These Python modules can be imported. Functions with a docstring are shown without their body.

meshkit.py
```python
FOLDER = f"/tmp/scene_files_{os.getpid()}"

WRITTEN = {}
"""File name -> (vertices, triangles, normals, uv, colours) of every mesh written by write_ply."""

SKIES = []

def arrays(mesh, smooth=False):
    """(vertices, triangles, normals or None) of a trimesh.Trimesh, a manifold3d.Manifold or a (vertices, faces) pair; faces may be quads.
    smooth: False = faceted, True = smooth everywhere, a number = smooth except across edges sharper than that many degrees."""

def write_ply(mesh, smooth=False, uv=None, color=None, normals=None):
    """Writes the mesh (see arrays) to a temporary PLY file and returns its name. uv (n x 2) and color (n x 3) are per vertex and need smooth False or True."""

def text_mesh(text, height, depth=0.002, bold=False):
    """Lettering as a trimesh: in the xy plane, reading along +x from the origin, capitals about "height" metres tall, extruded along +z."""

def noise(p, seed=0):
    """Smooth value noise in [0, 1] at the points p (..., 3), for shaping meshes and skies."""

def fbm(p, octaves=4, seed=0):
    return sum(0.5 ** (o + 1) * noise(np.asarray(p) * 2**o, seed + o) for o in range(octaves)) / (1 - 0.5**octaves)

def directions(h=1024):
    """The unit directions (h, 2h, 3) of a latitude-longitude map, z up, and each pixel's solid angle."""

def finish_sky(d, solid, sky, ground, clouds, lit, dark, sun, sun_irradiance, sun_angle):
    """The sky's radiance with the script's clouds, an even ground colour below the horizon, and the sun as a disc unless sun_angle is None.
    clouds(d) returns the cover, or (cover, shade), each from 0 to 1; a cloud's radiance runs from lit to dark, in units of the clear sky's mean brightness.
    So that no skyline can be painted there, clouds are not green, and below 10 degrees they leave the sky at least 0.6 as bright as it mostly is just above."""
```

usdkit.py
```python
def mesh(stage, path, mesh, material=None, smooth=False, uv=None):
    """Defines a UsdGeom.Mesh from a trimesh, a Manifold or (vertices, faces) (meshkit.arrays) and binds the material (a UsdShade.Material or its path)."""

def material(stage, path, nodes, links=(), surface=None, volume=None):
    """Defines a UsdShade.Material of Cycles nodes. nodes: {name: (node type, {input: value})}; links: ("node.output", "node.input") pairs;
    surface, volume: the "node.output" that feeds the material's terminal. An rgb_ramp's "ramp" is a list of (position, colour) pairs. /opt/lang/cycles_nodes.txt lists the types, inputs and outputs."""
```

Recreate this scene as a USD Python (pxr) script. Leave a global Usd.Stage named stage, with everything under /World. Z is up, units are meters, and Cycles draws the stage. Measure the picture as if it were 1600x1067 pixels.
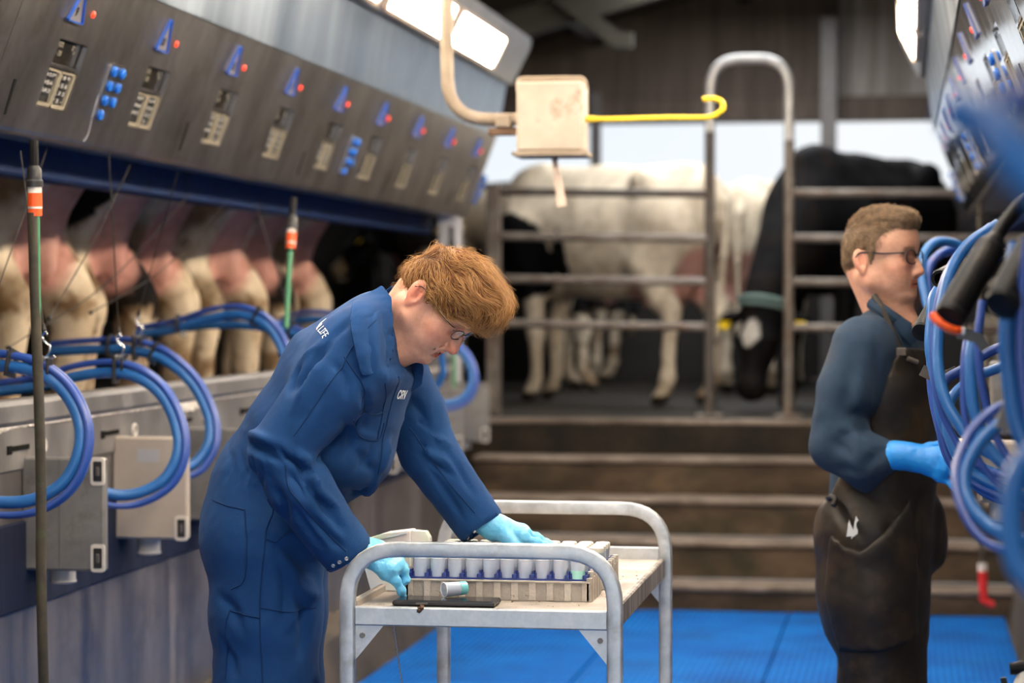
import math, random, numpy as np, trimesh, usdkit, meshkit
from pxr import Usd, UsdGeom, UsdLux, UsdShade, Gf, Sdf, Vt
from scipy.spatial import cKDTree
from shapely.geometry import Polygon, box as sbox
rng = np.random.default_rng(7); random.seed(7)
stage = Usd.Stage.CreateInMemory()
UsdGeom.SetStageUpAxis(stage, 'Z'); UsdGeom.SetStageMetersPerUnit(stage, 1.0)
stage.DefinePrim('/World', 'Xform'); stage.DefinePrim('/World/Looks', 'Scope')
# ------------------------------------------------------------ camera: in the pit, looking along it (+y), turned a little left
FPX, HC = 3777.8, 1.5
yaw = math.atan(615 / FPX); pitch = math.atan(63.5 / math.hypot(FPX, 615))
fw = np.array([-math.sin(yaw) * math.cos(pitch), math.cos(yaw) * math.cos(pitch), -math.sin(pitch)])
rt = np.array([math.cos(yaw), math.sin(yaw), 0]); up_ = np.cross(rt, fw); CAM = np.array([0, 0, HC])
cam = UsdGeom.Camera.Define(stage, '/World/camera')
cam.AddTransformOp().Set(Gf.Matrix4d(*rt, 0, *up_, 0, *(-fw), 0, *CAM, 1))
cam.CreateHorizontalApertureAttr(36.0); cam.CreateVerticalApertureAttr(24.0)
cam.CreateFocalLengthAttr(36 * FPX / 1600)
cam.CreateFStopAttr(3.0); cam.CreateFocusDistanceAttr(5.1)
cam.CreateExposureAttr(0.15)
cam.GetPrim().SetCustomDataByKey('kind', 'structure')
# ------------------------------------------------------------ light: overcast sky, ridge light strips
usdkit.material(stage, '/World/Looks/sky', {
    'tc': ('texture_coordinate', {}), 'n': ('noise_texture', {'scale': 2.5, 'detail': 4}),
    'r': ('rgb_ramp', {'ramp': [(0.3, (0.80, 0.90, 1.0)), (0.7, (1.0, 1.0, 1.0))]}),
    'b': ('background_shader', {'strength': 0.92})},
    [('tc.generated', 'n.vector'), ('n.fac', 'r.fac'), ('r.color', 'b.color')], surface='b.background')
dome = UsdLux.DomeLight.Define(stage, '/World/sky')
dome.CreateIntensityAttr(1.0)
UsdShade.MaterialBindingAPI.Apply(dome.GetPrim()).Bind(UsdShade.Material.Get(stage, '/World/Looks/sky'))
def rect_light(name, center, w, l, power, col=(1, 1, 1), rot=(0, 0, 0)):
    L = UsdLux.RectLight.Define(stage, '/World/' + name)
    L.CreateWidthAttr(w); L.CreateHeightAttr(l); L.CreateIntensityAttr(power); L.CreateColorAttr(Gf.Vec3f(*col))
    L.AddTranslateOp().Set(Gf.Vec3d(*center)); L.AddRotateXYZOp().Set(Gf.Vec3f(*rot))
    return L
rect_light('ridge_daylight', (-0.9, 6.0, 3.92), 0.8, 12.0, 3.9, (0.93, 0.97, 1.0))
rect_light('doorway_fill', (-0.9, -1.95, 1.25), 4.6, 2.2, 2.6, (0.95, 0.97, 1.0), (90, 0, 0))  # added fill lamp in the unseen doorway, brightens surfaces facing the camera
rect_light('holding_pen_daylight', (-1.0, 15.2, 3.75), 1.6, 5.0, 6.5, (0.97, 0.98, 1.0))
LAMP_W = 66.0
# ------------------------------------------------------------ naming, things, parts
_used = {}
def uname(parent, name):
    k = (parent, name); n = _used.get(k, 0); _used[k] = n + 1
    return f'{parent}/{name}' + (f'_{n:03d}' if n else '')
def tag(p, label=None, cat=None, group=None, kind=None):
    for k, v in (('label', label), ('category', cat), ('group', group), ('kind', kind)):
        if v: p.SetCustomDataByKey(k, v)
    return p
def bind(p, m): UsdShade.MaterialBindingAPI.Apply(p).Bind(MATS[m])
def T(m):
    if isinstance(m, (list,)): m = trimesh.util.concatenate([T(x) for x in m])
    if hasattr(m, 'to_mesh'):
        q = m.to_mesh(); m = trimesh.Trimesh(q.vert_properties[:, :3], q.tri_verts, process=False)
    if isinstance(m, tuple): m = trimesh.Trimesh(m[0], m[1], process=False)
    return m
class Thing:
    def __init__(s, name, label=None, cat=None, base=(0, 0, 0), group=None, kind=None):
        s.path = uname('/World', name); s.base = np.array(base, float)
        x = UsdGeom.Xform.Define(stage, s.path); s.op = x.AddTranslateOp(); s.op.Set(Gf.Vec3d(*map(float, base)))
        s.x = x; s.prim = tag(x.GetPrim(), label, cat, group, kind)
    def part(s, name, mesh, mat, parent=None, smooth=35, label=None, kind=None, col=None):
        path = uname(parent.GetPath().pathString if parent else s.path, name)
        return put(path, mesh, mat, smooth, s.base, label, kind, col)
def put(path, mesh, mat, smooth=35, base=(0, 0, 0), label=None, kind=None, col=None):
    m = T(mesh)
    m = trimesh.Trimesh(np.asarray(m.vertices) - np.asarray(base, float), m.faces, process=False)
    g = usdkit.mesh(stage, path, m, MATS[mat], smooth=True if col is not None else smooth)
    if col is not None:
        UsdGeom.PrimvarsAPI(g).CreatePrimvar('col', Sdf.ValueTypeNames.Color3fArray, 'vertex').Set(Vt.Vec3fArray.FromNumpy(np.asarray(col, np.float32)))
    return tag(g.GetPrim(), label, None, None, kind)
def single(name, mesh, mat, label=None, cat=None, group=None, kind=None, smooth=35, col=None):
    return tag(put(uname('/World', name), mesh, mat, smooth, col=col), label, cat, group, kind)
def dup(th, name, loc, rotz=0, label=None, cat=None, group=None):
    path = uname('/World', name); x = UsdGeom.Xform.Define(stage, path)
    x.GetPrim().GetReferences().AddInternalReference(th.path)
    x.ClearXformOpOrder()
    x.AddTranslateOp().Set(Gf.Vec3d(*map(float, loc)))
    if rotz: x.AddRotateZOp().Set(float(rotz))
    was = th.prim.GetCustomData()
    tag(x.GetPrim(), label or was.get('label'), cat or was.get('category'), group or was.get('group'))
    x.GetPrim().SetInstanceable(True)
    return x
# ------------------------------------------------------------ pixel rays (photo survey): where a sight line meets a plane
def ray(x, y): return fw * FPX + rt * (x - 800) - up_ * (y - 533.5)
def onY(x, y, Y): d = ray(x, y); return CAM + d * (Y / d[1])
def onX(x, y, X): d = ray(x, y); return CAM + d * (X / d[0])
def onZ(x, y, Z): d = ray(x, y); return CAM + d * ((Z - HC) / d[2])
def project(p):
    v = np.asarray(p, float) - CAM; z = v @ fw
    return np.stack([800 + FPX * (v @ rt) / z, 533.5 - FPX * (v @ up_) / z, z], -1)
# ------------------------------------------------------------ mesh helpers
def box(lo, hi, r=0.0):
    lo, hi = np.minimum(lo, hi).astype(float), np.maximum(lo, hi).astype(float)
    if r <= 0:
        b = trimesh.creation.box(hi - lo); b.apply_translation((lo + hi) / 2); return b
    r = min(r, (hi - lo).min() * 0.49); pts = []
    for sx in (0, 1):
        for sy in (0, 1):
            for sz in (0, 1):
                c = np.where([sx, sy, sz], hi, lo); d = np.where([sx, sy, sz], -r, r)
                for k in range(3):
                    q = c + d; q[k] = c[k]; pts.append(q)
    return trimesh.convex.convex_hull(np.array(pts))
def frames(P):
    P = np.asarray(P, float); t = np.gradient(P, axis=0); t /= np.linalg.norm(t, axis=1, keepdims=True) + 1e-12
    n = np.cross(t[0], [0, 0, 1.0]);  n = n if np.linalg.norm(n) > 1e-3 else np.cross(t[0], [1.0, 0, 0])
    n /= np.linalg.norm(n); N = [n]
    for i in range(1, len(P)):
        n = N[-1] - t[i] * (N[-1] @ t[i]); n /= np.linalg.norm(n) + 1e-12; N.append(n)
    N = np.array(N); return t, N, np.cross(t, N)
def sweep(P, prof, scale=None, closed_caps=True):
    """prof: (k,2) closed section; P: path."""
    P = np.asarray(P, float); t, N, B = frames(P); prof = np.asarray(prof, float); k = len(prof); n = len(P)
    s = np.ones(n) if scale is None else np.broadcast_to(scale, (n,))
    v = (P[:, None] + s[:, None, None] * (prof[None, :, :1] * N[:, None] + prof[None, :, 1:] * B[:, None])).reshape(-1, 3)
    i, j = np.meshgrid(np.arange(n - 1), np.arange(k), indexing='ij'); a = i * k + j; b = i * k + (j + 1) % k
    f = np.concatenate([np.stack([a, b, b + k], -1).reshape(-1, 3), np.stack([a, b + k, a + k], -1).reshape(-1, 3)])
    if closed_caps:
        v = np.vstack([v, P[0], P[-1]]); m = len(v); j = np.arange(k)
        f = np.vstack([f, np.stack([np.full(k, m - 2), (j + 1) % k, j], 1), np.stack([np.full(k, m - 1), (n - 1) * k + j, (n - 1) * k + (j + 1) % k], 1)])
    return trimesh.Trimesh(v, f, process=False)
def circ(r, n=12): a = np.arange(n) * 2 * np.pi / n; return np.stack([np.cos(a), np.sin(a)], 1) * r
def tube(P, r, n=12, scale=None): return sweep(P, circ(r, n), scale)
def spline(P, n=8, closed=False):
    P = np.asarray(P, float); Q = np.vstack([2 * P[0] - P[1], P, 2 * P[-1] - P[-2]]); out = []
    for i in range(len(P) - 1):
        p0, p1, p2, p3 = Q[i:i + 4]; t = np.linspace(0, 1, n, endpoint=False)[:, None]
        out.append(0.5 * (2 * p1 + (p2 - p0) * t + (2 * p0 - 5 * p1 + 4 * p2 - p3) * t ** 2 + (3 * p1 - p0 - 3 * p2 + p3) * t ** 3))
    return np.vstack(out + [P[-1:]])
def arc_path(corners, r, n=6):
    """polyline with rounded corners"""
    C = [np.asarray(c, float) for c in corners]; out = [C[0]]
    for a, b, c in zip(C, C[1:], C[2:]):
        u, w = (a - b) / np.linalg.norm(a - b), (c - b) / np.linalg.norm(c - b)
        ang = math.acos(np.clip(u @ w, -1, 1)); d = min(r / math.tan(ang / 2), 0.49 * np.linalg.norm(a - b) if a is not C[0] else np.linalg.norm(a - b), np.linalg.norm(c - b))
        for t in np.linspace(0, 1, n + 1):
            p = b + u * d; q = b + w * d; out.append((1 - t) ** 2 * p + 2 * t * (1 - t) * b + t * t * q)
    return np.array(out + [C[-1]])
def lathe(prof, n=24, at=(0, 0, 0), axis=None):
    prof = np.asarray(prof, float); k = len(prof); a = np.arange(n) * 2 * np.pi / n
    v = np.stack([prof[:, None, 0] * np.cos(a), prof[:, None, 0] * np.sin(a), np.broadcast_to(prof[:, 1:], (k, n))], -1).reshape(-1, 3)
    i, j = np.meshgrid(np.arange(k - 1), np.arange(n), indexing='ij'); p = i * n + j; q = i * n + (j + 1) % n
    m = trimesh.Trimesh(v, np.concatenate([np.stack([p, q, q + n], -1).reshape(-1, 3), np.stack([p, q + n, p + n], -1).reshape(-1, 3)]), process=False)
    if axis is not None: m.apply_transform(trimesh.geometry.align_vectors([0, 0, 1], np.asarray(axis, float) / np.linalg.norm(axis)))
    m.apply_translation(at); return m
def cyl(a, b, r, n=16, r2=None):
    a, b = np.asarray(a, float), np.asarray(b, float); L = np.linalg.norm(b - a); r2 = r if r2 is None else r2
    return lathe([(1e-5, 0), (r, 0), (r2, L), (1e-5, L)], n, a, b - a)
def prism(poly, frame, depth):
    """2-d polygon (u, v) in a frame (origin, eu, ev), extruded along en = eu x ev by depth (both ways around depth[0], depth[1])."""
    o, eu, ev = map(lambda q: np.asarray(q, float), frame); en = np.cross(eu, ev)
    d0, d1 = depth; p = poly if isinstance(poly, Polygon) else Polygon(poly)
    m = trimesh.creation.extrude_polygon(p, d1 - d0); v = m.vertices
    m.vertices = o + v[:, :1] * eu + v[:, 1:2] * ev + (v[:, 2:] + d0) * en
    return m
def along_y(poly, y0, y1):     # section (x, z) extruded along y
    return prism(poly, ((0, y1, 0), (1, 0, 0), (0, 0, 1)), (0, y1 - y0))
def rrect(u0, v0, u1, v1, r=0.004): return sbox(u0 + r, v0 + r, u1 - r, v1 - r).buffer(r, quad_segs=3)
def torus(c, R, r, axis, n=28, m=10):
    a = np.arange(n + 1) * 2 * np.pi / n; P = np.stack([np.cos(a) * R, np.sin(a) * R, 0 * a], 1)
    th = np.arange(m) * 2 * np.pi / m
    v = np.stack([(R + r * np.cos(th))[None] * np.cos(a[:n])[:, None], (R + r * np.cos(th))[None] * np.sin(a[:n])[:, None], np.broadcast_to(r * np.sin(th), (n, m))], -1).reshape(-1, 3)
    i, j = np.meshgrid(np.arange(n), np.arange(m), indexing='ij'); A = i * m + j; B = ((i + 1) % n) * m + j; Cc = ((i + 1) % n) * m + (j + 1) % m; D = i * m + (j + 1) % m
    q = trimesh.Trimesh(v, np.concatenate([np.stack([A, B, Cc], -1).reshape(-1, 3), np.stack([A, Cc, D], -1).reshape(-1, 3)]), process=False)
    q.apply_transform(trimesh.geometry.align_vectors([0, 0, 1], np.asarray(axis, float) / np.linalg.norm(axis))); q.apply_translation(c); return q
def text_on(text, h, origin, eu, ev, depth=0.0015, bold=True):
    m = meshkit.text_mesh(text, h, depth, bold); m = T(m); v = np.asarray(m.vertices); eu, ev = np.asarray(eu, float), np.asarray(ev, float)
    return trimesh.Trimesh(np.asarray(origin) + v[:, :1] * eu + v[:, 1:2] * ev + v[:, 2:] * np.cross(eu, ev), m.faces, process=False)
# ------------------------------------------------------------ implicit shapes -> surface nets
class Field:
    def __init__(s, lo, hi, h):
        s.ax = [np.arange(a, b + h, h) for a, b in zip(lo, hi)]; s.h = h
        s.F = np.full([len(a) for a in s.ax], 1.0, np.float32); s.km = 1.0
    def _sl(s, lo, hi):
        sl = tuple(slice(max(0, np.searchsorted(a, l) - 1), np.searchsorted(a, u) + 1) for a, l, u in zip(s.ax, lo, hi))
        return sl, [a[q].reshape([-1 if i == k else 1 for i in range(3)]) for k, (a, q) in enumerate(zip(s.ax, sl))]
    def op(s, fn, lo, hi, k, mode):
        sl, g = s._sl(lo, hi)
        if any(q.stop <= q.start for q in sl): return s
        d = fn(*g); f = s.F[sl]; kk = max(k * s.km, 1e-6)
        if mode == 'add': h = np.clip(0.5 + 0.5 * (f - d) / kk, 0, 1); m = f * (1 - h) + d * h - kk * h * (1 - h)
        else: d = -d; h = np.clip(0.5 - 0.5 * (f - d) / kk, 0, 1); m = f * (1 - h) + d * h + kk * h * (1 - h)
        s.F[sl] = m; return s
    def cone(s, a, b, ra, rb=None, k=0.02, mode='add', flat=None):
        """capsule with two radii; flat = (direction, factor) widens the section along a direction."""
        rb = ra if rb is None else rb; a, b = np.asarray(a, float), np.asarray(b, float); R = max(ra, rb); mg = R * (1 if flat is None else max(1, flat[1])) + k + 2.5 * s.h
        lo, hi = np.minimum(a, b) - mg, np.maximum(a, b) + mg; ab = b - a
        def fn(x, y, z):
            px, py, pz = x - a[0], y - a[1], z - a[2]
            t = np.clip((px * ab[0] + py * ab[1] + pz * ab[2]) / max(ab @ ab, 1e-12), 0, 1)
            qx, qy, qz = px - t * ab[0], py - t * ab[1], pz - t * ab[2]
            if flat is not None:
                n = np.asarray(flat[0], float); n = n / np.linalg.norm(n); q = (qx * n[0] + qy * n[1] + qz * n[2]) * (1 - 1 / flat[1])
                qx, qy, qz = qx - q * n[0], qy - q * n[1], qz - q * n[2]
            return np.sqrt(qx * qx + qy * qy + qz * qz) - (ra + (rb - ra) * t)
        return s.op(fn, lo, hi, k, mode)
    def chain(s, pts, rad, k=0.02, mode='add', flat=None):
        for a, b, ra, rb in zip(pts, pts[1:], rad, rad[1:]): s.cone(a, b, ra, rb, k, mode, flat)
        return s
    def ell(s, c, r, k=0.02, mode='add', R=None):
        c, r = np.asarray(c, float), np.asarray(r, float); mg = r.max() + k + 2.5 * s.h
        def fn(x, y, z):
            p = [x - c[0], y - c[1], z - c[2]]
            if R is not None: p = [sum(R[j][i] * p[j] for j in range(3)) for i in range(3)]      # columns of R = local axes
            k0 = np.sqrt(sum((p[i] / r[i]) ** 2 for i in range(3))); k1 = np.sqrt(sum((p[i] / r[i] ** 2) ** 2 for i in range(3)))
            return k0 * (k0 - 1) / np.maximum(k1, 1e-6)
        return s.op(fn, c - mg, c + mg, k, mode)
    def plane(s, p, n, k=0.004, reach=None):      # cut away the side the normal points to (only within reach of p)
        p, n = np.asarray(p, float), np.asarray(n, float); n = n / np.linalg.norm(n)
        def fn(x, y, z): return -((x - p[0]) * n[0] + (y - p[1]) * n[1] + (z - p[2]) * n[2])
        lo, hi = ([a[0] for a in s.ax], [a[-1] for a in s.ax]) if reach is None else (p + n * reach * .8 - reach, p + n * reach * .8 + reach)
        return s.op(fn, lo, hi, k, 'sub')
    def mesh(s, keep=True):
        F = s.F; ax = s.ax
        for k in range(3):
            q = [slice(None)] * 3; q[k] = [0, -1]; F[tuple(q)] = np.maximum(F[tuple(q)], .001)
        neg = F < 0; sh = F.shape
        cnt = np.zeros([q - 1 for q in sh], np.int8)
        for i in (0, 1):
            for j in (0, 1):
                for k in (0, 1): cnt += neg[i:sh[0] - 1 + i, j:sh[1] - 1 + j, k:sh[2] - 1 + k]
        I = np.argwhere((cnt > 0) & (cnt < 8)); acc = np.zeros((len(I), 3)); num = np.zeros(len(I))
        cor = np.array([(i, j, k) for i in (0, 1) for j in (0, 1) for k in (0, 1)]); val = np.stack([F[tuple((I + c).T)] for c in cor], 1)
        for a in range(8):
            for b in range(a + 1, 8):
                if np.abs(cor[a] - cor[b]).sum() != 1: continue
                m = (val[:, a] < 0) != (val[:, b] < 0); t = val[m, a] / (val[m, a] - val[m, b])
                acc[m] += cor[a] + t[:, None] * (cor[b] - cor[a]); num[m] += 1
        g = I + acc / num[:, None]; V = np.stack([np.interp(g[:, k], np.arange(len(ax[k])), ax[k]) for k in range(3)], 1)
        ids = np.full(cnt.shape, -1, np.int64); ids[tuple(I.T)] = np.arange(len(I)); fs = []
        for d in range(3):
            u, w = (d + 1) % 3, (d + 2) % 3; sl0, sl1 = [slice(None)] * 3, [slice(None)] * 3
            sl0[d] = slice(0, -1); sl1[d] = slice(1, None); A, B = neg[tuple(sl0)], neg[tuple(sl1)]
            E = np.argwhere(A != B); ok = (E[:, u] > 0) & (E[:, w] > 0) & (E[:, u] < sh[u] - 1) & (E[:, w] < sh[w] - 1); E = E[ok]
            q = []
            for du, dw in ((-1, -1), (0, -1), (0, 0), (-1, 0)):
                e = E.copy(); e[:, u] += du; e[:, w] += dw; q.append(ids[tuple(e.T)])
            q = np.stack(q, 1); fl = ~A[tuple(E.T)]; q[fl] = q[fl][:, ::-1]
            fs += [q[:, [0, 1, 2]], q[:, [0, 2, 3]]]
        f = np.vstack(fs); f = f[(f >= 0).all(1)]
        m = trimesh.Trimesh(V, f, process=False)
        if keep:
            import scipy.sparse as sp, scipy.sparse.csgraph as cg
            e = np.vstack([f[:, :2], f[:, 1:]]); n, lab = cg.connected_components(sp.coo_matrix((np.ones(len(e)), (e[:, 0], e[:, 1])), shape=(len(V),) * 2), directed=False)
            big = np.bincount(lab).argmax(); ff = f[lab[f[:, 0]] == big]; use = np.unique(ff); mp = np.full(len(V), -1); mp[use] = np.arange(len(use))
            m = trimesh.Trimesh(V[use], mp[ff], process=False)
        return m
def vnormals(m):
    v, f = np.asarray(m.vertices), np.asarray(m.faces); n = np.zeros_like(v); c = np.cross(v[f[:, 1]] - v[f[:, 0]], v[f[:, 2]] - v[f[:, 0]])
    for k in range(3): np.add.at(n, f[:, k], c)
    return n / np.maximum(np.linalg.norm(n, axis=1, keepdims=True), 1e-12)
def laplace(m, it=4, lam=0.5):
    import scipy.sparse as sp
    f = np.asarray(m.faces); n = len(m.vertices); e = np.vstack([f[:, [0, 1]], f[:, [1, 2]], f[:, [2, 0]]]); e = np.vstack([e, e[:, ::-1]])
    A = sp.csr_matrix((np.ones(len(e)), (e[:, 0], e[:, 1])), shape=(n, n)); A.data[:] = 1; D = 1 / np.maximum(np.asarray(A.sum(1)).ravel(), 1)
    v = np.asarray(m.vertices).copy()
    for i in range(it):
        v = v + lam * (D[:, None] * (A @ v) - v); v = v - (lam + 0.02) * (D[:, None] * (A @ v) - v) if i % 2 else v
    return trimesh.Trimesh(v, f, process=False)
def fold(m, line, width, depth, N=None):
    """press a groove (depth < 0) or raise a ridge along a 3-d polyline"""
    N = vnormals(m) if N is None else N; P = spline(line, 12) if len(line) > 2 else np.linspace(line[0], line[1], 24)
    w = np.interp(np.linspace(0, 1, len(P)), [0, .25, .75, 1], [.25, 1, 1, .25]); d, i = cKDTree(P).query(m.vertices)
    m.vertices = np.asarray(m.vertices) + N * (depth * w[i] * np.exp(-(d / width) ** 2))[:, None]; return m
def pick(m, pts, front=True):
    """3-d points of a mesh seen at photo pixels"""
    q = project(m.vertices); out = []
    for x, y in pts:
        d = np.hypot(q[:, 0] - x, q[:, 1] - y); near = np.argsort(d)[:14]; near = near[d[near] < d[near[0]] + 7]
        out.append(np.asarray(m.vertices)[near[np.argmin(q[near, 2])]])
    return np.array(out)
def fbm(p, octaves=4, seed=0): return (meshkit.fbm(p, octaves, seed) - 0.52) * 2.2
# ------------------------------------------------------------ materials
MATS = {}
def M(name, c1, c2=None, rough=0.5, metal=0.0, scale=6.0, stretch=(1, 1, 1), lo=0.4, hi=0.65, detail=5, bump=0.0, bscale=120.0, bstretch=(1, 1, 1), rvar=0.0, spec=0.5,
      dirt=None, dscale=3.0, dlo=0.5, dhi=0.7, coat=0.0, sheen=0.0, trans=0.0, vcol=False, emit=None, sss=0.0, ior=1.5, extra=None):
    n = {'tc': ('texture_coordinate', {}), 'p': ('principled_bsdf', {'base_color': c1, 'roughness': rough, 'metallic': metal, 'specular_ior_level': spec, 'coat_weight': coat, 'sheen_weight': sheen, 'transmission_weight': trans, 'ior': ior})}
    l = []; out = None
    if sss: n['p'][1].update(subsurface_weight=sss, subsurface_scale=0.006, subsurface_radius=(1, 0.3, 0.15))
    if emit: n['p'][1].update(emission_color=emit[0], emission_strength=emit[1])
    if vcol: n['at'] = ('attribute', {'attribute': 'col'}); out = 'at.color'
    if c2 is not None:
        n['mp'] = ('mapping', {'scale': stretch}); n['nz'] = ('noise_texture', {'scale': scale, 'detail': detail, 'roughness': 0.6})
        n['rp'] = ('rgb_ramp', {'ramp': [(lo, c1), (hi, c2)]}); l += [('tc.object', 'mp.vector'), ('mp.vector', 'nz.vector'), ('nz.fac', 'rp.fac')]
        if vcol: n['mx0'] = ('mix', {'mix_type': 'multiply', 'fac': 1.0}); l += [(out, 'mx0.color1'), ('rp.color', 'mx0.color2')]; out = 'mx0.color'
        else: out = 'rp.color'
        if rvar: n['mr'] = ('map_range', {'from_min': lo, 'from_max': hi, 'to_min': rough, 'to_max': min(1, rough + rvar)}); l += [('nz.fac', 'mr.value'), ('mr.result', 'p.roughness')]
    if dirt is not None:
        n['nd'] = ('noise_texture', {'scale': dscale, 'detail': 7, 'roughness': 0.65}); n['rd'] = ('rgb_ramp', {'ramp': [(dlo, (0, 0, 0)), (dhi, (1, 1, 1))]})
        n['md'] = ('mix', {'color1': c1, 'color2': dirt}); l += [('tc.object', 'nd.vector'), ('nd.fac', 'rd.fac'), ('rd.color', 'md.fac')]
        if out: l.append((out, 'md.color1'))
        out = 'md.color'
    if out: l.append((out, 'p.base_color'))
    if bump:
        n['mb'] = ('mapping', {'scale': bstretch}); n['nb'] = ('noise_texture', {'scale': bscale, 'detail': 3}); n['bp'] = ('bump', {'strength': bump, 'distance': 0.004})
        l += [('tc.object', 'mb.vector'), ('mb.vector', 'nb.vector'), ('nb.fac', 'bp.height'), ('bp.normal', 'p.normal')]
    if extra: extra(n, l)
    MATS[name] = usdkit.material(stage, '/World/Looks/' + name, n, l, surface='p.BSDF')
# setting
M('concrete_dark', (0.035, 0.028, 0.022), (0.085, 0.062, 0.042), 0.8, scale=3, bump=0.5, bscale=40, dirt=(0.02, 0.016, 0.01), dscale=1.6)
M('manure', (0.010, 0.008, 0.006), (0.026, 0.019, 0.012), 0.7, scale=4, spec=.2, bump=.5, bscale=30)
M('step_concrete', (0.036, 0.024, 0.015), (0.105, 0.070, 0.043), 0.75, spec=.25, scale=3.5, stretch=(.6, 1, 1.4), bump=0.5, bscale=45, dirt=(0.022, 0.022, 0.012), dscale=2.2)
M('step_edge', (0.13, 0.098, 0.075), (0.25, 0.20, 0.16), 0.65, spec=.3, scale=4, bump=0.3, bscale=60, dirt=(0.08, 0.06, 0.04), dscale=5)
M('roof_sheet', (0.026, 0.021, 0.015), (0.05, 0.041, 0.029), 0.8, scale=1.3)
M('roof_beam', (0.022, 0.018, 0.010), (0.036, 0.030, 0.016), 0.7, scale=3)
M('wind_panel', (0.085, 0.060, 0.044), (0.140, 0.104, 0.080), 0.7, scale=2.2, stretch=(6, 1, .5), detail=6)
M('pale_panel', (0.16, 0.13, 0.105), (0.42, 0.38, 0.35), 0.6, scale=2.0, stretch=(5, 1, .4), lo=.35, hi=.7)
M('lower_wall', (0.012, 0.010, 0.009), (0.026, 0.022, 0.018), 0.8, scale=2)
# metals
M('steel_face', (0.26, 0.245, 0.24), (0.38, 0.36, 0.35), 0.27, 0.97, scale=3, stretch=(1, 1.2, .4), rvar=0.12, lo=.25, hi=.8, bump=0.05, bscale=30, dirt=(0.19, 0.165, 0.145), dscale=5, dlo=.52, dhi=.75)
M('steel_gloss', (0.80, 0.82, 0.85), (0.90, 0.92, 0.94), 0.045, 0.95, scale=3, stretch=(1, 3, .4), rvar=0.04, bump=0.015, bscale=6)
M('steel_upper', (0.21, 0.255, 0.31), (0.33, 0.39, 0.46), 0.26, 0.95, scale=1.2, stretch=(1, 1.6, .2), rvar=0.08, bump=0.03, bscale=12)
M('steel_hood', (0.30, 0.30, 0.31), (0.40, 0.40, 0.41), 0.35, 0.8, scale=6, rvar=.1)
M('steel_wall', (0.13, 0.118, 0.118), (0.30, 0.268, 0.255), 0.36, 0.7, scale=3.0, stretch=(1, 5, .35), rvar=0.2, lo=.3, hi=.7, dirt=(0.035, 0.038, 0.058), dscale=2.2, dlo=.5, dhi=.75)
M('galvanised', (0.46, 0.49, 0.515), (0.64, 0.665, 0.69), 0.42, 0.75, scale=22, rvar=0.15, dirt=(0.33, 0.32, 0.31), dscale=9, dlo=.58, dhi=.75, bump=.06, bscale=60)
M('galv_old', (0.16, 0.15, 0.145), (0.25, 0.235, 0.225), 0.5, 0.5, scale=7, stretch=(1, 1, .6), rvar=0.15, dirt=(0.19, 0.165, 0.14), dscale=5, dlo=.5, dhi=.75)
M('salt_crust', (0.62, 0.56, 0.48), (0.85, 0.82, 0.76), 0.9, scale=30, bump=.8, bscale=90)
M('rail_steel', (0.14, 0.118, 0.098), (0.23, 0.20, 0.17), 0.5, 0.4, scale=9, dirt=(0.12, 0.07, 0.045), dscale=6)
M('rail_dark', (0.07, 0.062, 0.056), (0.12, 0.10, 0.085), 0.55, 0.3, scale=9, dirt=(0.09, 0.05, 0.03), dscale=6)
M('arch_steel', (0.42, 0.42, 0.41), (0.55, 0.55, 0.54), 0.45, 0.55, scale=10)
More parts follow.
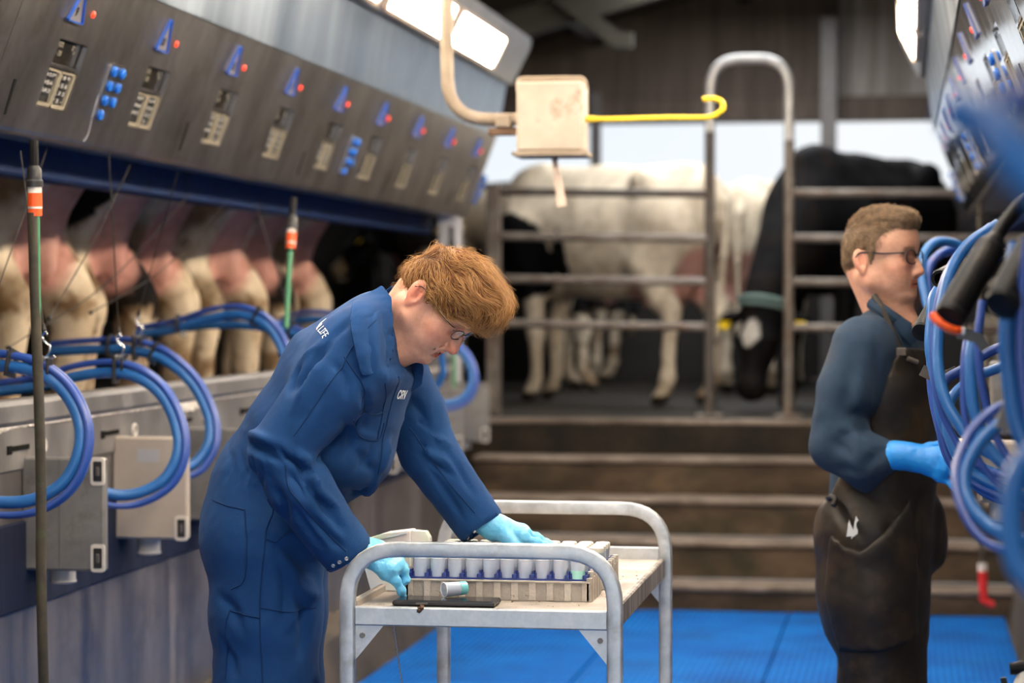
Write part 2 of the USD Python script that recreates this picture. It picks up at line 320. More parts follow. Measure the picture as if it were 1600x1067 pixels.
M('chrome', (0.75, 0.75, 0.75), None, 0.18, 1.0)
M('blue_paint', (0.008, 0.020, 0.066), (0.012, 0.030, 0.092), 0.7, spec=.12, scale=4, dirt=(0.012, 0.014, 0.022), dscale=7, dlo=.55, dhi=.7)
M('box_grey', (0.215, 0.205, 0.195), (0.30, 0.285, 0.27), 0.42, 0.45, scale=5, rvar=.15, dirt=(0.16, 0.14, 0.12), dscale=9)
M('box_cream', (0.40, 0.34, 0.28), (0.47, 0.41, 0.345), 0.5, 0.0, scale=4, dirt=(0.38, 0.31, 0.25), dscale=8, dlo=.55, dhi=.8)
M('label_grey', (0.42, 0.42, 0.44), None, 0.4)
M('cup_grey', (0.40, 0.39, 0.38), (0.5, 0.48, 0.46), 0.5, scale=9)
# plastics
M('black_plastic', (0.012, 0.012, 0.013), (0.03, 0.028, 0.027), 0.4, scale=20)
M('black_rubber', (0.004, 0.004, 0.005), (0.012, 0.011, 0.010), 0.5, spec=.18, scale=14, bump=.1, bscale=70, dirt=(0.06, 0.05, 0.04), dscale=14, dlo=.6, dhi=.8)
M('key_black', (0.016, 0.015, 0.014), None, 0.5)
M('key_mark', (0.5, 0.48, 0.44), None, 0.6)
M('keypad_frame', (0.30, 0.255, 0.175), (0.36, 0.31, 0.22), 0.5, scale=20)
M('unit_grey', (0.10, 0.09, 0.085), None, 0.4)
M('display_dark', (0.018, 0.016, 0.014), (0.03, 0.028, 0.022), 0.15, scale=20)
M('display_text', (0.4, 0.36, 0.27), None, 0.5)
M('blue_button', (0.012, 0.15, 0.62), None, 0.35)
M('blue_tag', (0.02, 0.11, 0.55), None, 0.35)
M('tag_face', (0.36, 0.33, 0.31), None, 0.35, 0.5)
M('red_led', (0.8, 0.04, 0.015), None, 0.3, emit=((1.0, 0.045, 0.012), 1.6))
M('slot_black', (0.006, 0.006, 0.005), None, 0.9, spec=.1)
M('hose_blue', (0.016, 0.115, 0.36), (0.026, 0.15, 0.42), 0.36, scale=6, rvar=.1, dirt=(0.05, 0.09, 0.20), dscale=16, dlo=.62, dhi=.78)
M('hose_twin', (0.018, 0.065, 0.30), (0.04, 0.085, 0.33), 0.38, scale=5, dirt=(0.16, 0.11, 0.15), dscale=9, dlo=.58, dhi=.72)
M('hose_green', (0.06, 0.24, 0.12), (0.08, 0.28, 0.14), 0.45, scale=9)
M('hose_dirty', (0.035, 0.030, 0.020), (0.065, 0.05, 0.03), 0.7, scale=14, dirt=(0.05, 0.10, 0.035), dscale=9, dlo=.56, dhi=.7)
M('orange', (0.85, 0.10, 0.015), None, 0.4)
M('red_plastic', (0.62, 0.02, 0.015), None, 0.4)
M('white_plastic', (0.62, 0.57, 0.50), (0.70, 0.65, 0.58), 0.45, scale=5)
M('dispenser_white', (0.34, 0.285, 0.225), (0.40, 0.345, 0.28), 0.5, scale=6, dirt=(0.15, 0.09, 0.045), dscale=9, dlo=.56, dhi=.74)
M('pipe_beige', (0.21, 0.16, 0.11), (0.28, 0.22, 0.16), 0.55, scale=8, dirt=(0.26, 0.18, 0.11), dscale=7, dlo=.55, dhi=.75)
M('rust', (0.10, 0.055, 0.03), (0.20, 0.10, 0.055), 0.8, scale=30)
M('yellow', (0.78, 0.50, 0.01), (0.85, 0.58, 0.02), 0.4, scale=12)
M('strap', (0.55, 0.42, 0.34), None, 0.6)
M('shade_navy', (0.010, 0.014, 0.032), (0.018, 0.023, 0.045), 0.7, spec=.15, scale=4, stretch=(1, 4, .4))
M('cable', (0.016, 0.012, 0.009), None, 0.6)
M('mat_blue', (0.0, 0.095, 0.40), (0.0, 0.135, 0.50), 0.6, spec=.06, scale=2.5, dirt=(0.004, 0.06, 0.22), dscale=2.0, dlo=.5, dhi=.75,
  extra=lambda n, l: (n.update({'wx': ('wave_texture', {'bands_direction': 'x', 'scale': 11.0}), 'wy': ('wave_texture', {'bands_direction': 'y', 'scale': 11.0}),
      'mm': ('math', {'math_type': 'multiply'}), 'hr': ('rgb_ramp', {'ramp': [(0.25, (1, 1, 1)), (0.55, (0.16, 0.22, 0.30))]}), 'mg': ('mix', {'mix_type': 'multiply', 'fac': 0.85}), 'bw': ('bump', {'strength': .6, 'distance': .006, 'invert': True})}),
      l.remove(('md.color', 'p.base_color')), l.extend([('tc.object', 'wx.vector'), ('tc.object', 'wy.vector'), ('wx.fac', 'mm.value1'), ('wy.fac', 'mm.value2'), ('mm.value', 'hr.fac'), ('md.color', 'mg.color1'), ('hr.color', 'mg.color2'), ('mg.color', 'p.base_color'), ('mm.value', 'bw.height'), ('bw.normal', 'p.normal')])))
def glow(name, col, strength): MATS[name] = usdkit.material(stage, '/World/Looks/' + name, {'e': ('emission', {'color': col, 'strength': strength})}, [], surface='e.emission')
glow('lamp_glow', (1.0, 0.84, 0.65), LAMP_W)
M('lamp_frame', (0.62, 0.47, 0.36), None, 0.4)
# trolley goods
M('tray_dirty', (0.36, 0.31, 0.265), (0.50, 0.45, 0.40), 0.6, 0.15, scale=9, dirt=(0.17, 0.12, 0.085), dscale=26, dlo=.62, dhi=.72)
M('tray_side', (0.13, 0.115, 0.105), (0.36, 0.32, 0.29), 0.55, 0.2, scale=10, stretch=(1, 4, .25), lo=.42, hi=.62)
M('rack_grey', (0.40, 0.355, 0.31), (0.52, 0.47, 0.42), 0.8, scale=20, bump=.4, bscale=140, dirt=(0.22, 0.17, 0.13), dscale=40, dlo=.62, dhi=.7)
M('rack_dark', (0.30, 0.265, 0.235), (0.38, 0.34, 0.30), 0.85, scale=20, bump=.4, bscale=140, dirt=(0.15, 0.11, 0.08), dscale=40, dlo=.62, dhi=.7)
M('blue_insert', (0.012, 0.030, 0.20), None, 0.4)
M('phone_black', (0.012, 0.011, 0.015), None, 0.32)
M('phone_glass', (0.012, 0.012, 0.015), None, 0.06)
M('vial_plastic', (0.66, 0.72, 0.86), None, 0.28, trans=0.35, sss=0.2)
M('vial_rim', (0.82, 0.86, 0.93), None, 0.25)
M('cap_white', (0.74, 0.72, 0.64), None, 0.4)
M('aqua', (0.20, 0.62, 0.66), None, 0.3)
M('mint', (0.42, 0.80, 0.68), None, 0.3)
M('jug', (0.70, 0.68, 0.65), (0.78, 0.76, 0.73), 0.35, scale=5, sss=.3, dirt=(0.45, 0.40, 0.34), dscale=16, dlo=.62, dhi=.75)
# ============================================================ the setting
PZ = 0.881           # height of the cows' standing above the pit floor
def struct(name, mesh, mat, **k): return single(name, mesh, mat, kind='structure', **k)
def mx(x): return -1.92 - x      # the pit is symmetrical about x = -0.96
struct('floor', box((-2.6, -2, -0.12), (0.9, 12.9, 0.0)), 'concrete_dark')
struct('platform_left', box((-7.2, -2, 0.3), (-2.30, 12.63, PZ)), 'manure')
struct('platform_right', box((0.68, -2, 0.3), (7.2, 12.63, PZ)), 'concrete_dark')
struct('platform_back', box((-7.2, 12.64, 0.3), (7.2, 19.2, PZ - 0.002)), 'manure')
st = Thing('concrete_steps', 'wide brown concrete steps climbing from the blue mats up to the cow gate', 'steps', (-0.95, 11.5, 0))
ZS = [0.14, 0.325, 0.51, 0.695, PZ]
for k, z in enumerate(ZS):
    y0 = 11.55 + 0.27 * k; z0 = ZS[k - 1] if k else 0.0
    st.part('riser', box((-2.225, y0 + 0.02, z0), (0.64, y0 + 0.30, z - 0.028), 0.004), 'step_concrete')
    st.part('nosing', box((-2.225, y0, z - 0.028), (0.64, y0 + (0.29 if k < 4 else 0.12), z), 0.008), 'step_edge', label='worn pale step edge')
# pit walls: plinth, steel skirt, galvanised curb
rx = lambda x: -1.62 - x      # the right pit wall stands further out than the canopy's mirror line
for side, f in (('left', lambda x: x), ('right', rx)):
    struct('wall_pit_' + side, box((f(-2.30), 1.2, 0.25), (f(-2.27), 12.3, 1.19)), 'steel_wall')
    struct('baseboard_' + side, along_y([(f(-2.32), 0), (f(-2.10), 0), (f(-2.14), 0.22), (f(-2.32), 0.26)][::1 if f(0) == 0 else -1], 1.2, 11.6), 'concrete_dark')
    struct('trim_1' if side == 'left' else 'trim_2', [box((f(-2.33), 1.2, 1.18), (f(-2.245), 12.3, 1.245), 0.012), box((f(-2.30), 1.2, 1.06), (f(-2.262), 12.3, 1.178), 0.006)], 'galv_old')
crust = []
P = [(y, 1.178 + 0.008 * rng.standard_normal()) for y in np.arange(4.5, 12, 0.05)]
for y, z in P:
    r = 0.0012 + 0.05 * max(0, fbm(np.array([[y * 1.6, 0, 0]]), 3, 5)[0] - .02) ** 1.4; b = trimesh.creation.icosphere(2, 1.0); b.vertices *= (0.0035, 0.045, r); b.vertices += .0015 * rng.standard_normal(b.vertices.shape) * (0, 3, 1); b.apply_translation((-2.2615, y, 1.1775 - r * .3)); crust.append(b)
single('salt_crust', crust, 'salt_crust', 'white mineral crust along the seam of the left galvanised curb', 'crust', kind='stuff')
struct('shade_band_3', box((-2.275, 1.2, .700), (-2.258, 12.3, .930), .004), 'shade_navy')  # dark navy strip painted in as the shadow below the boxes and curb
# end of the left row: pale column, posts
e = Thing('support_column', 'pale grey concrete column at the far end of the left stalls', 'column', (-2.3, 12.05, 0.0))
e.part('shaft', box((-2.335, 12.0, 0.0), (-2.23, 12.12, 1.99), 0.008), 'label_grey'); e.part('foot', box((-2.36, 11.97, 0.0), (-2.2, 12.15, .12), .01), 'concrete_dark')
# barn shell
struct('wall_left', box((-7.3, -2, 0), (-7.2, 19.2, 2.4)), 'lower_wall')
struct('wall_right', box((7.2, -2, 0), (7.3, 19.2, 2.6)), 'lower_wall')
wf = Thing('wall_front', kind='structure', base=(0, -2.1, 0))
wf.part('panel', [box((-7.2, -2.2, 0.0), (-3.4, -2.05, 2.4)), box((1.6, -2.2, 0.0), (7.2, -2.05, 2.4)), box((-7.2, -2.2, 2.4), (7.2, -2.05, 4.4))], 'lower_wall')
wb = Thing('wall_back', kind='structure', base=(0, 19.05, 0))
wb.part('lower_wall', box((-7.2, 19.0, 0.5), (7.2, 19.2, 2.2)), 'lower_wall')
wb.part('window_head', box((-7.2, 18.93, 2.90), (7.2, 19.1, 3.09), .01), 'wind_panel')
for i, x in enumerate(np.arange(-6.76, 7.0, 0.78)):
    wb.part('board', box((x if i else -7.2, 19.02 + .008 * (i % 2), 3.08), (x + .785, 19.08, 5.2)), 'pale_panel' if i == 8 else 'wind_panel', label='pale weathered sheet' if i == 8 else None)
for i, px in enumerate((932, 1295, 600, 1560)):
    c = onY(px, 250, 18.9); p = Thing('steel_post', ['slim grey steel post in the window strip behind the yellow stick', 'grey steel post in the window strip right of the pipe arch', 'grey steel post hidden behind the left stalls', 'grey steel post behind the right stalls'][i], 'post', (c[0], 18.85, PZ))
    w = .035 if i % 3 == 0 else .06; zt_ = 2.0 + (c[0] + 7.6) * .3 - .42 if c[0] < 1.1 else 3.9
    p.part('shaft', [box((c[0] - w, 18.78, PZ), (c[0] + w, 18.795, zt_)), box((c[0] - w, 18.90, PZ), (c[0] + w, 18.915, zt_)), box((c[0] - .008, 18.795, PZ), (c[0] + .008, 18.9, zt_))], 'galv_old')
    p.part('base_plate', box((c[0] - .12, 18.72, PZ), (c[0] + .12, 18.98, PZ + .02), .004), 'galv_old')
# roof: two slopes of corrugated sheet with purlins and rafters
def slope(x0, z0, x1, z1, y0, y1):
    ys = np.arange(y0, y1 + .01, .075); zz = .018 * np.cos(np.arange(len(ys)) * np.pi)
    v, f = [], []
    for (x, z) in ((x0, z0), (x1, z1)):
        for t in (0, .012): v.append(np.stack([np.full(len(ys), x), ys, z + zz + t], 1))
    n = len(ys); v = np.vstack(v); i = np.arange(n - 1)
    for a, b in ((0, 2), (3, 1), (1, 0), (2, 3)): f += [np.stack([a * n + i, b * n + i, b * n + i + 1], 1), np.stack([a * n + i, b * n + i + 1, a * n + i + 1], 1)]
    return trimesh.Trimesh(v, np.vstack(f), process=False)
ce = Thing('ceiling', kind='structure', base=(0, 9, 3))
ce.part('roof_sheet', slope(-7.6, 2.3, 1.1, 4.61, -2, 19.4), 'roof_sheet'); ce.part('roof_sheet', slope(1.1, 4.61, 8.0, 2.6, -2, 19.4), 'roof_sheet')
for x in np.arange(-7.0, 1.1, 1.15): z = 2.3 + (x + 7.6) * .2655; ce.part('purlin', box((x - .04, -2, z - .16), (x + .04, 19.2, z - .02)), 'roof_beam')
for x in np.arange(2.0, 8, 1.15): z = 4.61 - (x - 1.1) * .291; ce.part('purlin', box((x - .04, -2, z - .16), (x + .04, 19.2, z - .02)), 'roof_beam')
for y in (1.0, 6.0, 11.0, 16.0):
    ce.part('rafter', prism([(-7.4, 2.17), (1.1, 4.43), (1.1, 4.23), (-7.4, 1.97)], ((0, y + .05, 0), (1, 0, 0), (0, 0, 1)), (0, .1)), 'roof_beam')
    ce.part('rafter', prism([(1.1, 4.43), (7.8, 2.48), (7.8, 2.28), (1.1, 4.23)], ((0, y + .05, 0), (1, 0, 0), (0, 0, 1)), (0, .1)), 'roof_beam')
br = Thing('roof_brace', 'diagonal olive brace under the dark roof above the waiting cows', 'beam', (-2.0, 15.9, 3.2))
br.part('bar', sweep([(-2.35, 15.9, 3.58), (-1.86, 15.9, 3.21)], [(-.05, -.05), (.05, -.05), (.05, .05), (-.05, .05)]), 'roof_beam')
br.part('bracket', box((-2.42, 15.85, 3.50), (-2.26, 15.95, 3.68)), 'roof_beam')
br.part('hanger', box((-1.92, 15.86, 3.17), (-1.78, 15.94, 3.27)), 'roof_beam')
# blue grid mats on the pit floor, three rolls
def mat_roll(x0, x1, label):
    single('floor_mat', box((x0, 2.5, 0.0), (x1, 11.53, 0.022), .004), 'mat_blue', label, 'floor mat', 'rolls of blue mat on the pit floor')
mat_roll(-2.09, -1.28, 'blue grid floor mat against the left pit wall, under the woman'); mat_roll(-1.275, -.545, 'blue grid floor mat under the steel trolley'); mat_roll(-.54, .46, 'blue grid floor mat under the young man in the apron')

# ============================================================ stall canopies with control units
SA = math.radians(21); ES = np.array([math.sin(SA), 0, math.cos(SA)]); EN = np.array([math.cos(SA), 0, -math.sin(SA)]); LED0, STALL = 6.08, 0.7305
def canopy(left):
    m = (lambda v: np.asarray(v, float)) if left else (lambda v: np.asarray(v, float) * (-1, 1, 1) + (-1.92, 0, 0))
    es, en = (ES, EN) if left else (ES * (-1, 1, 1), EN * (-1, 1, 1)); org = m((-2.1, 0, 2.25))
    y0, y1 = (3.4, 12.2) if left else (1.7, 12.2); ey = np.array([0, 1.0, 0])
    F = lambda Y, s, n=0.0: org + ey * Y + es * s + en * n
    sg = 1 if left else -1
    def plate(poly, d0, d1):       # polygon in (Y, s) on the face, extruded along its normal
        v = prism(poly, (org, ey, es), (0, 1)); w = v.vertices - org; t = (w @ np.cross(ey, es)) ; base = v.vertices - np.outer(t, np.cross(ey, es))
        v.vertices = base + np.outer(d0 + t * (d1 - d0), en)
        if np.dot(np.cross(ey, es), en) < 0: v.invert()
        return v
    th = Thing('stall_canopy', 'brushed steel canopy over the left cows with a row of keypads and red lights' if left else 'glossy steel canopy over the right stalls seen nearly edge-on', 'canopy', m((-2.2, 7.8, 1.93)))
    sec = lambda pts: along_y([tuple(m((a, 0, b))[[0, 2]]) for a, b in pts][::sg], y0, y1)
    seams = np.arange(y0, y1 + .01, STALL * 3) if left else np.arange(y0, y1 + .01, STALL * 3)
    seams = list(seams[seams < y1 - .3]) + [y1]
    ks = [k for k in range(-8, 9) if y0 + .3 < LED0 + STALL * k < y1 - .2]
    for a, b in zip(seams, seams[1:]):
        q = Polygon([(a + .0015, -.335), (b - .0015, -.335), (b - .0015, .097), (a + .0015, .097)])
        for k in ks: q = q.difference(rrect(LED0 + STALL * k - .163, -.268, LED0 + STALL * k + .048, -.084, .006))
        th.part('front_panel', plate(q, -.02, 0.0), 'steel_face' if left else 'steel_gloss')
        u = [(-2.062, 2.337), (-2.06, 2.342), (-2.012, 2.62), (-2.05, 2.62)]
        th.part('upper_panel', along_y([tuple(m((p, 0, z))[[0, 2]]) for p, z in u][::-sg], a + .001, b - .001), 'steel_upper', label='shiny upper steel sheet')
    lip = [tuple((m((-2.1, 0, 2.25)) + es * s + en * n)[[0, 2]]) for s, n in [(-.333, 0), (-.345, -.002), (-.353, -.012), (-.355, -.03), (-.345, -.06), (-.333, -.02)]]
    th.part('lower_lip', along_y(lip, y0, y1), 'steel_face')
    th.part('back_panel', sec([(-2.26, 1.935), (-2.65, 1.95), (-2.65, 2.62), (-2.05, 2.62), (-2.05, 2.60), (-2.62, 2.60), (-2.62, 1.97), (-2.26, 1.955)]), 'steel_hood')
    th.part('end_plate', along_y([tuple(m((a, 0, b))[[0, 2]]) for a, b in [(-2.64, 1.96), (-2.225, 1.95), (-2.075, 2.34), (-2.03, 2.61), (-2.64, 2.61)]], y1 - .012, y1 - .002), 'steel_hood')
    # hood carrying the lamps
    th.part('lamp_hood', sec([(-2.03, 2.625), (-1.995, 2.603), (-1.985, 2.605), (-1.893, 2.785), (-1.885, 2.835), (-1.905, 2.85), (-2.15, 2.86), (-2.15, 2.625)]), 'steel_hood')
    hu = m((-1.985, 0, 2.605)); hv = m((-1.893, 0, 2.785)); hd = (hv - hu) / np.linalg.norm(hv - hu); hn = np.cross(ey, hd); hn *= np.sign(hn[2]) * -1
    HL = np.linalg.norm(hv - hu)
    for k in range(-3, 7):
        a = 10.30 - 1.27 * k if k >= 0 else 99
        if not (y0 + .05 < a < y1 - 1.1): continue
        def hp(poly, d0, d1):
            w = prism(poly, (hu, ey, hd), (0, 1)); c = np.cross(ey, hd); t = (w.vertices - hu) @ c; w.vertices = w.vertices - np.outer(t, c) + np.outer(d0 + t * (d1 - d0), hn)
            if c @ hn < 0: w.invert()
            return w
        fr = rrect(a, .012, a + 1.14, HL - .012, .02).difference(rrect(a + .02, .028, a + 1.12, HL - .028, .015))
        L = th.part('lamp', hp(fr, 0.001, .022), 'lamp_frame', label='flat work lamp under the hood, frame lit warm')
        th.part('diffuser', hp(rrect(a + .02, .028, a + 1.12, HL - .028, .015), .004, .016), 'lamp_glow', parent=L, label='glowing warm white diffuser')
    # per stall: keypad unit, number tag, red lamp
    for k in ks:
        Y = LED0 + STALL * k; u0, u1, v0, v1 = Y - .163, Y + .048, -.268, -.084
        if not left: k = k
        U = th.part('control_unit', plate(rrect(u0, v0, u1, v1, .006), -.035, -.022), 'unit_grey', label='recessed stall keypad with a small dark display')
        th.part('display', plate(rrect(u0 + .006, -.15, u1 - .012, v1 - .004, .003), -.022, -.016), 'display_dark', parent=U)
        th.part('display_sill', plate(rrect(u0 + .002, -.159, u1 - .004, -.152, .001), -.022, -.004), 'steel_face', parent=U)
        for c in (0, 1):
            a, b = (u0 + .004, u0 + .100) if c == 0 else (u0 + .106, u1 - .004)
            fr = rrect(a, v0 + .003, b, -.166, .008).difference(rrect(a + (.002 if c == 0 else .006), v0 + .012, b - .009, -.171, .004))
            th.part('keypad_frame', plate(fr, -.022, -.003), 'keypad_frame', parent=U)
            ka, kb = a + (.002 if c == 0 else .006), b - .009; kh = (-.171 - v0 - .012) / 4
            keys = [plate(rrect(ka + .001, v0 + .012 + kh * r + .001, kb - .001, v0 + .012 + kh * (r + 1) - .001, .002), -.022, -.011) for r in range(4)]
            th.part('key', keys, 'key_black', parent=U, kind='stuff', label='black key bars')
            if left and k < 5:
                rows = (['v', 'GA2', '054', '01P'] if c == 0 else ['7 3 -', '1 2 3', '4 5 6', '7 8 9'])
                tx = []
                for r, s_ in enumerate(rows):
                    w_ = (kb - ka) * .84; t_ = meshkit.text_mesh(s_, kh * .48, .001, True); t_ = T(t_); vv = np.asarray(t_.vertices).copy(); L_ = vv[:, 0].max() - vv[:, 0].min(); vv[:, 0] = (vv[:, 0] - vv[:, 0].min()) * (min(1.0, w_ / L_) if len(s_) < 3 else w_ / L_)
                    tx.append(trimesh.Trimesh(F(ka + (kb - ka) * .08, v0 + .012 + kh * (r + .26), -.0108) + vv[:, :1] * ey + vv[:, 1:2] * es + vv[:, 2:] * en, t_.faces, process=False))
                th.part('key_marks', tx, 'key_mark', parent=U, kind='stuff', label='white key lettering')
        if left and k < 4:
            tx = []
            for (dx, s, s_) in ((.022, -.106, '17/21'), (.045, -.130, '-20'), (.145, -.108, '8'), (.16, -.116, '>')):
                tx.append(text_on(s_, .014, F(u0 + dx, s, -.0155), ey, es, .0008, False))
            th.part('display_text', tx, 'display_text', parent=U, kind='stuff', label='pale display characters')
        tri = Polygon([(Y - .176, -.03), (Y - .140, .056), (Y - .134, .056), (Y - .082, -.03)]).buffer(.005, quad_segs=3)
        G = th.part('number_tag', plate(tri, 0, .006), 'tag_face', label='triangular stall number tag')
        th.part('tag_rim', plate(tri.difference(tri.buffer(-.0036)), .0, .012 if left else .007), 'blue_tag', parent=G, label='blue plastic rim')
        if left:
            nm = str(k + 9) if k + 9 > 0 else '1'; h = .022
            tm = T(meshkit.text_mesh(nm, h, .001, True)); vv = np.asarray(tm.vertices) - [tm.vertices[:, 0].mean(), 0, 0]
            th.part('tag_number', trimesh.Trimesh(F(Y - .134, -.017, .0062) + vv[:, :1] * ey + vv[:, 1:2] * es + vv[:, 2:] * en, tm.faces, process=False), 'slot_black', parent=G)
        th.part('indicator_lamp', lathe([(1e-5, .006), (.005, .0055), (.0085, .0035), (.0095, 0.0)][::-1], 16, F(Y, 0, 0), en), 'red_led', label='small red indicator light')
        if k % 2 == 1 or k == -1:
            th.part('slot', plate([(Y + .362, -.214), (Y + .378, -.214), (Y + .388, -.306), (Y + .376, -.306)], -.001, .0015), 'slot_black', label='narrow black drain slot')
        if k % 4 == 0:
            B = th.part('button_plate', plate(rrect(Y + .258, -.277, Y + .392, -.108, .012), .0, .004), 'steel_face')
            for r in range(4):
                for c in range(2):
                    if r == 3 and c == 1: continue
                    th.part('push_button', lathe([(.0145, 0), (.0145, .008), (.012, .010), (1e-5, .0105)], 18, F(Y + .288 + .066 * c + .004 * r, -.128 - .0415 * r, .004), en), 'blue_button', parent=B)
    if left:
        pts = [F(6.34, -.335, .002), F(6.352, -.31, .003), F(6.335, -.25, .002), F(6.33, -.2, .0015)]
        th.part('loose_wire', tube(spline(pts, 6), .0015, 6), 'label_grey')
    return th
canopy(True); canopy(False)
for f, nm in ((lambda x: x, 'blue painted beam under the left canopy above the udders'), (mx, 'blue painted beam under the right canopy')):
    b = Thing('rump_beam', nm, 'beam', (f(-2.45), 7.8, 1.85)); X = sorted((f(-2.50), f(-2.41)))
    b.part('beam', box((X[0], 1.7 if f(0) else 3.4, 1.845), (X[1], 12.2, 1.99), .008), 'blue_paint')
    for y in (5.2, 8.2, 11.2): b.part('bracket', box((X[0] - .02, y, 1.96), (X[1] + .02, y + .06, 2.0), .003), 'steel_hood')
# ============================================================ trolley
TX0, TX1, TY0, TY1, TZ = -1.125, -0.575, 4.82, 5.86, 0.872
tr = Thing('steel_trolley', 'galvanised steel trolley with a dirty tray and two bent tube ends', 'trolley', (-.85, 5.34, 0.022))
flat = [(a * .0155, b * .0125) for a, b in ((-1, -.7), (-.7, -1), (.7, -1), (1, -.7), (1, .7), (.7, 1), (-.7, 1), (-1, .7))]
for nm, y, rz in (('front', TY0, 1.010), ('rear', TY1, 1.010)):
    P = arc_path([(TX0, y, .10), (TX0, y, rz - .015), (TX1, y, rz - .015), (TX1, y, .10)], .11, 9)
    tr.part('tube_end', sweep(P, [(b, a) for a, b in flat][::-1]), 'galvanised', label='bent tube end frame of the trolley', smooth=40)
tr.part('tray', [box((TX0 + .014, TY0 + .012, TZ - .008), (TX1 - .014, TY1 - .012, TZ)), ], 'tray_dirty', label='speckled dirty tray top')
tr.part('tray_lip', box((TX0 + .014, TY0 - .004, TZ - .034), (TX1 - .014, TY0 + .012, TZ + .005), .003), 'galvanised')
tr.part('tray_lip', box((TX0 + .014, TY1 - .012, TZ - .034), (TX1 - .014, TY1 + .004, TZ + .030), .003), 'galvanised')
tr.part('tray_lip', box((TX1 - .015, TY0 + .016, TZ - .044), (TX1 - .001, TY1 - .016, TZ + .004), .003), 'tray_side', label='dirt streaked side lip')
tr.part('tray_lip', box((TX0 + .001, TY0 + .016, TZ - .044), (TX0 + .015, TY1 - .016, TZ + .016), .003), 'tray_dirty')
for x, s in ((TX0 + .012, 1), (TX1 - .012, -1)):
    for y in (TY0 + .004, TY1 - .004):
        tri = [(0, 0), (.062, 0), (0, -.075)]
        tr.part('gusset', prism([(x + s * u, TZ - .034 + v) for u, v in (tri if s > 0 else tri[::-1])], ((0, y + .002, 0), (1, 0, 0), (0, 0, 1)), (0, .004)), 'galvanised')
        tr.part('bolt', cyl((x + s * .018, y - .006, TZ - .055), (x + s * .018, y, TZ - .055), .006, 8), 'galv_old')
tr.part('lower_shelf', box((TX0 + .014, TY0 + .012, .24), (TX1 - .014, TY1 - .012, .262), .004), 'tray_dirty')
for x in (TX0, TX1):
    for y in (TY0, TY1):
        c = tr.part('caster', torus((x, y, .064), .031, .012, (1, 0, 0), 16, 8), 'black_rubber'); tr.part('caster_fork', [box((x - .018, y - .012, .05), (x - .013, y + .012, .12)), box((x + .013, y - .012, .05), (x + .018, y + .012, .12)), box((x - .018, y - .014, .105), (x + .018, y + .014, .12))], 'galvanised', parent=c)
# bits of dirt on the tray
ds = []
for k in range(150):
    b = trimesh.creation.icosphere(0, 1.0); r = .0006 + .0014 * rng.random() ** 2; b.vertices *= (r * (1 + rng.random()), r * (1 + rng.random()), r * .6)
    b.apply_translation((rng.uniform(TX0 + .03, TX1 - .02), rng.uniform(TY0 + .02, TY1 - .03), TZ + r * .4)); ds.append(b)
single('dirt_crumbs', ds, 'rust', 'dark crumbs of dirt scattered over the trolley tray', 'dirt', kind='stuff')
b = trimesh.creation.icosphere(1, 1.0); b.vertices *= (.004, .003, .006); b.vertices += .0015 * rng.standard_normal(b.vertices.shape); b2 = b.copy(); b2.apply_translation((.005, 0, .005))
c = onY(655, 953, TY0 - .006); b.apply_translation(c); b2.apply_translation(c)
single('mud_speck', [b, b2], 'rust', 'brown crumb of straw stuck on the front lip of the trolley', 'dirt')
# thin rod hanging under the tray
a, b_ = onY(613, 975, 5.0), onY(628, 1067, 5.0)
rd = Thing('hanging_wire', 'thin pale wire hanging below the trolley tray', 'wire', b_)
rd.part('wire', tube([a + (0, 0, .012), b_, b_ + (b_ - a) * 1.2], .0017, 6), 'label_grey'); rd.part('end_loop', torus(b_ + (b_ - a) * 1.2 - (0, 0, .008), .008, .0017, (0, 1, 0), 12, 6), 'label_grey')
# ------------------------------------------------------------ sample racks with vials
VP = 0.0374
def rack(x0, y0, rows, label):
    """ten wide; x0, y0: centre of the front left vial"""
    t = Thing('sample_rack', label, 'rack', (x0 + 4.5 * VP, y0, TZ))
    X0, X1, Y0, Y1 = x0 - .027, x0 + 9 * VP + .027, y0 - .024, y0 + (rows - 1) * VP + .024
    t.part('tub', [box((X0 + .001, Y0 + .0062, TZ + .0005), (X1 - .001, Y1 - .005, TZ + .020), .002), box((X0, Y0 + .003, TZ), (X1, Y0 + .007, TZ + .042), .001), box((X0, Y1 - .004, TZ), (X1, Y1, TZ + .052), .001)], 'rack_dark')
    for k in range(11):
        x = x0 + (k - .5) * VP; t.part('rib', box((x - .0075 if k else X0, Y0, TZ + .001), (x + .0075 if k < 10 else X1, Y0 + .008, TZ + .041), .001), 'rack_grey')
    t.part('rim', box((X0 - .002, Y0 - .002, TZ + .039), (X1 + .002, Y0 + .012, TZ + .043), .001), 'rack_grey')
    for s, x in ((-1, X0), (1, X1)):
        for k in range(rows * 2):
            y = Y0 + (Y1 - Y0) * k / (rows * 2); h = .062 if k % 2 else .050
            t.part('end_rib', box((x - .006, y, TZ), (x + .006, y + (Y1 - Y0) / (rows * 2) - .002, TZ + h), .001), 'rack_grey' if k % 2 else 'rack_dark')
    ins = [box((X0 + .007, Y0 + .006, TZ + .040), (X1 - .007, Y1 - .006, TZ + .0465))]
    for k in range(11):
        x = x0 + (k - .5) * VP
        for j in range(rows + 1):
            y = y0 + (j - .5) * VP; ins.append(box((x - .004, y - .004, TZ + .046), (x + .004, y + .004, TZ + .060 - .004 * (j == 0)), .001))
            if j == 0: ins += [box((x - .0075, y0 - .012, TZ + .046), (x - .0045, y0 - .006, TZ + .054)), box((x + .0045, y0 - .012, TZ + .046), (x + .0075, y0 - .006, TZ + .058)), box((x - .0015, y0 - .014, TZ + .046), (x + .0015, y0 - .006, TZ + .062))]
    t.part('grid_insert', ins, 'blue_insert', label='dark blue gridded insert')
    return t
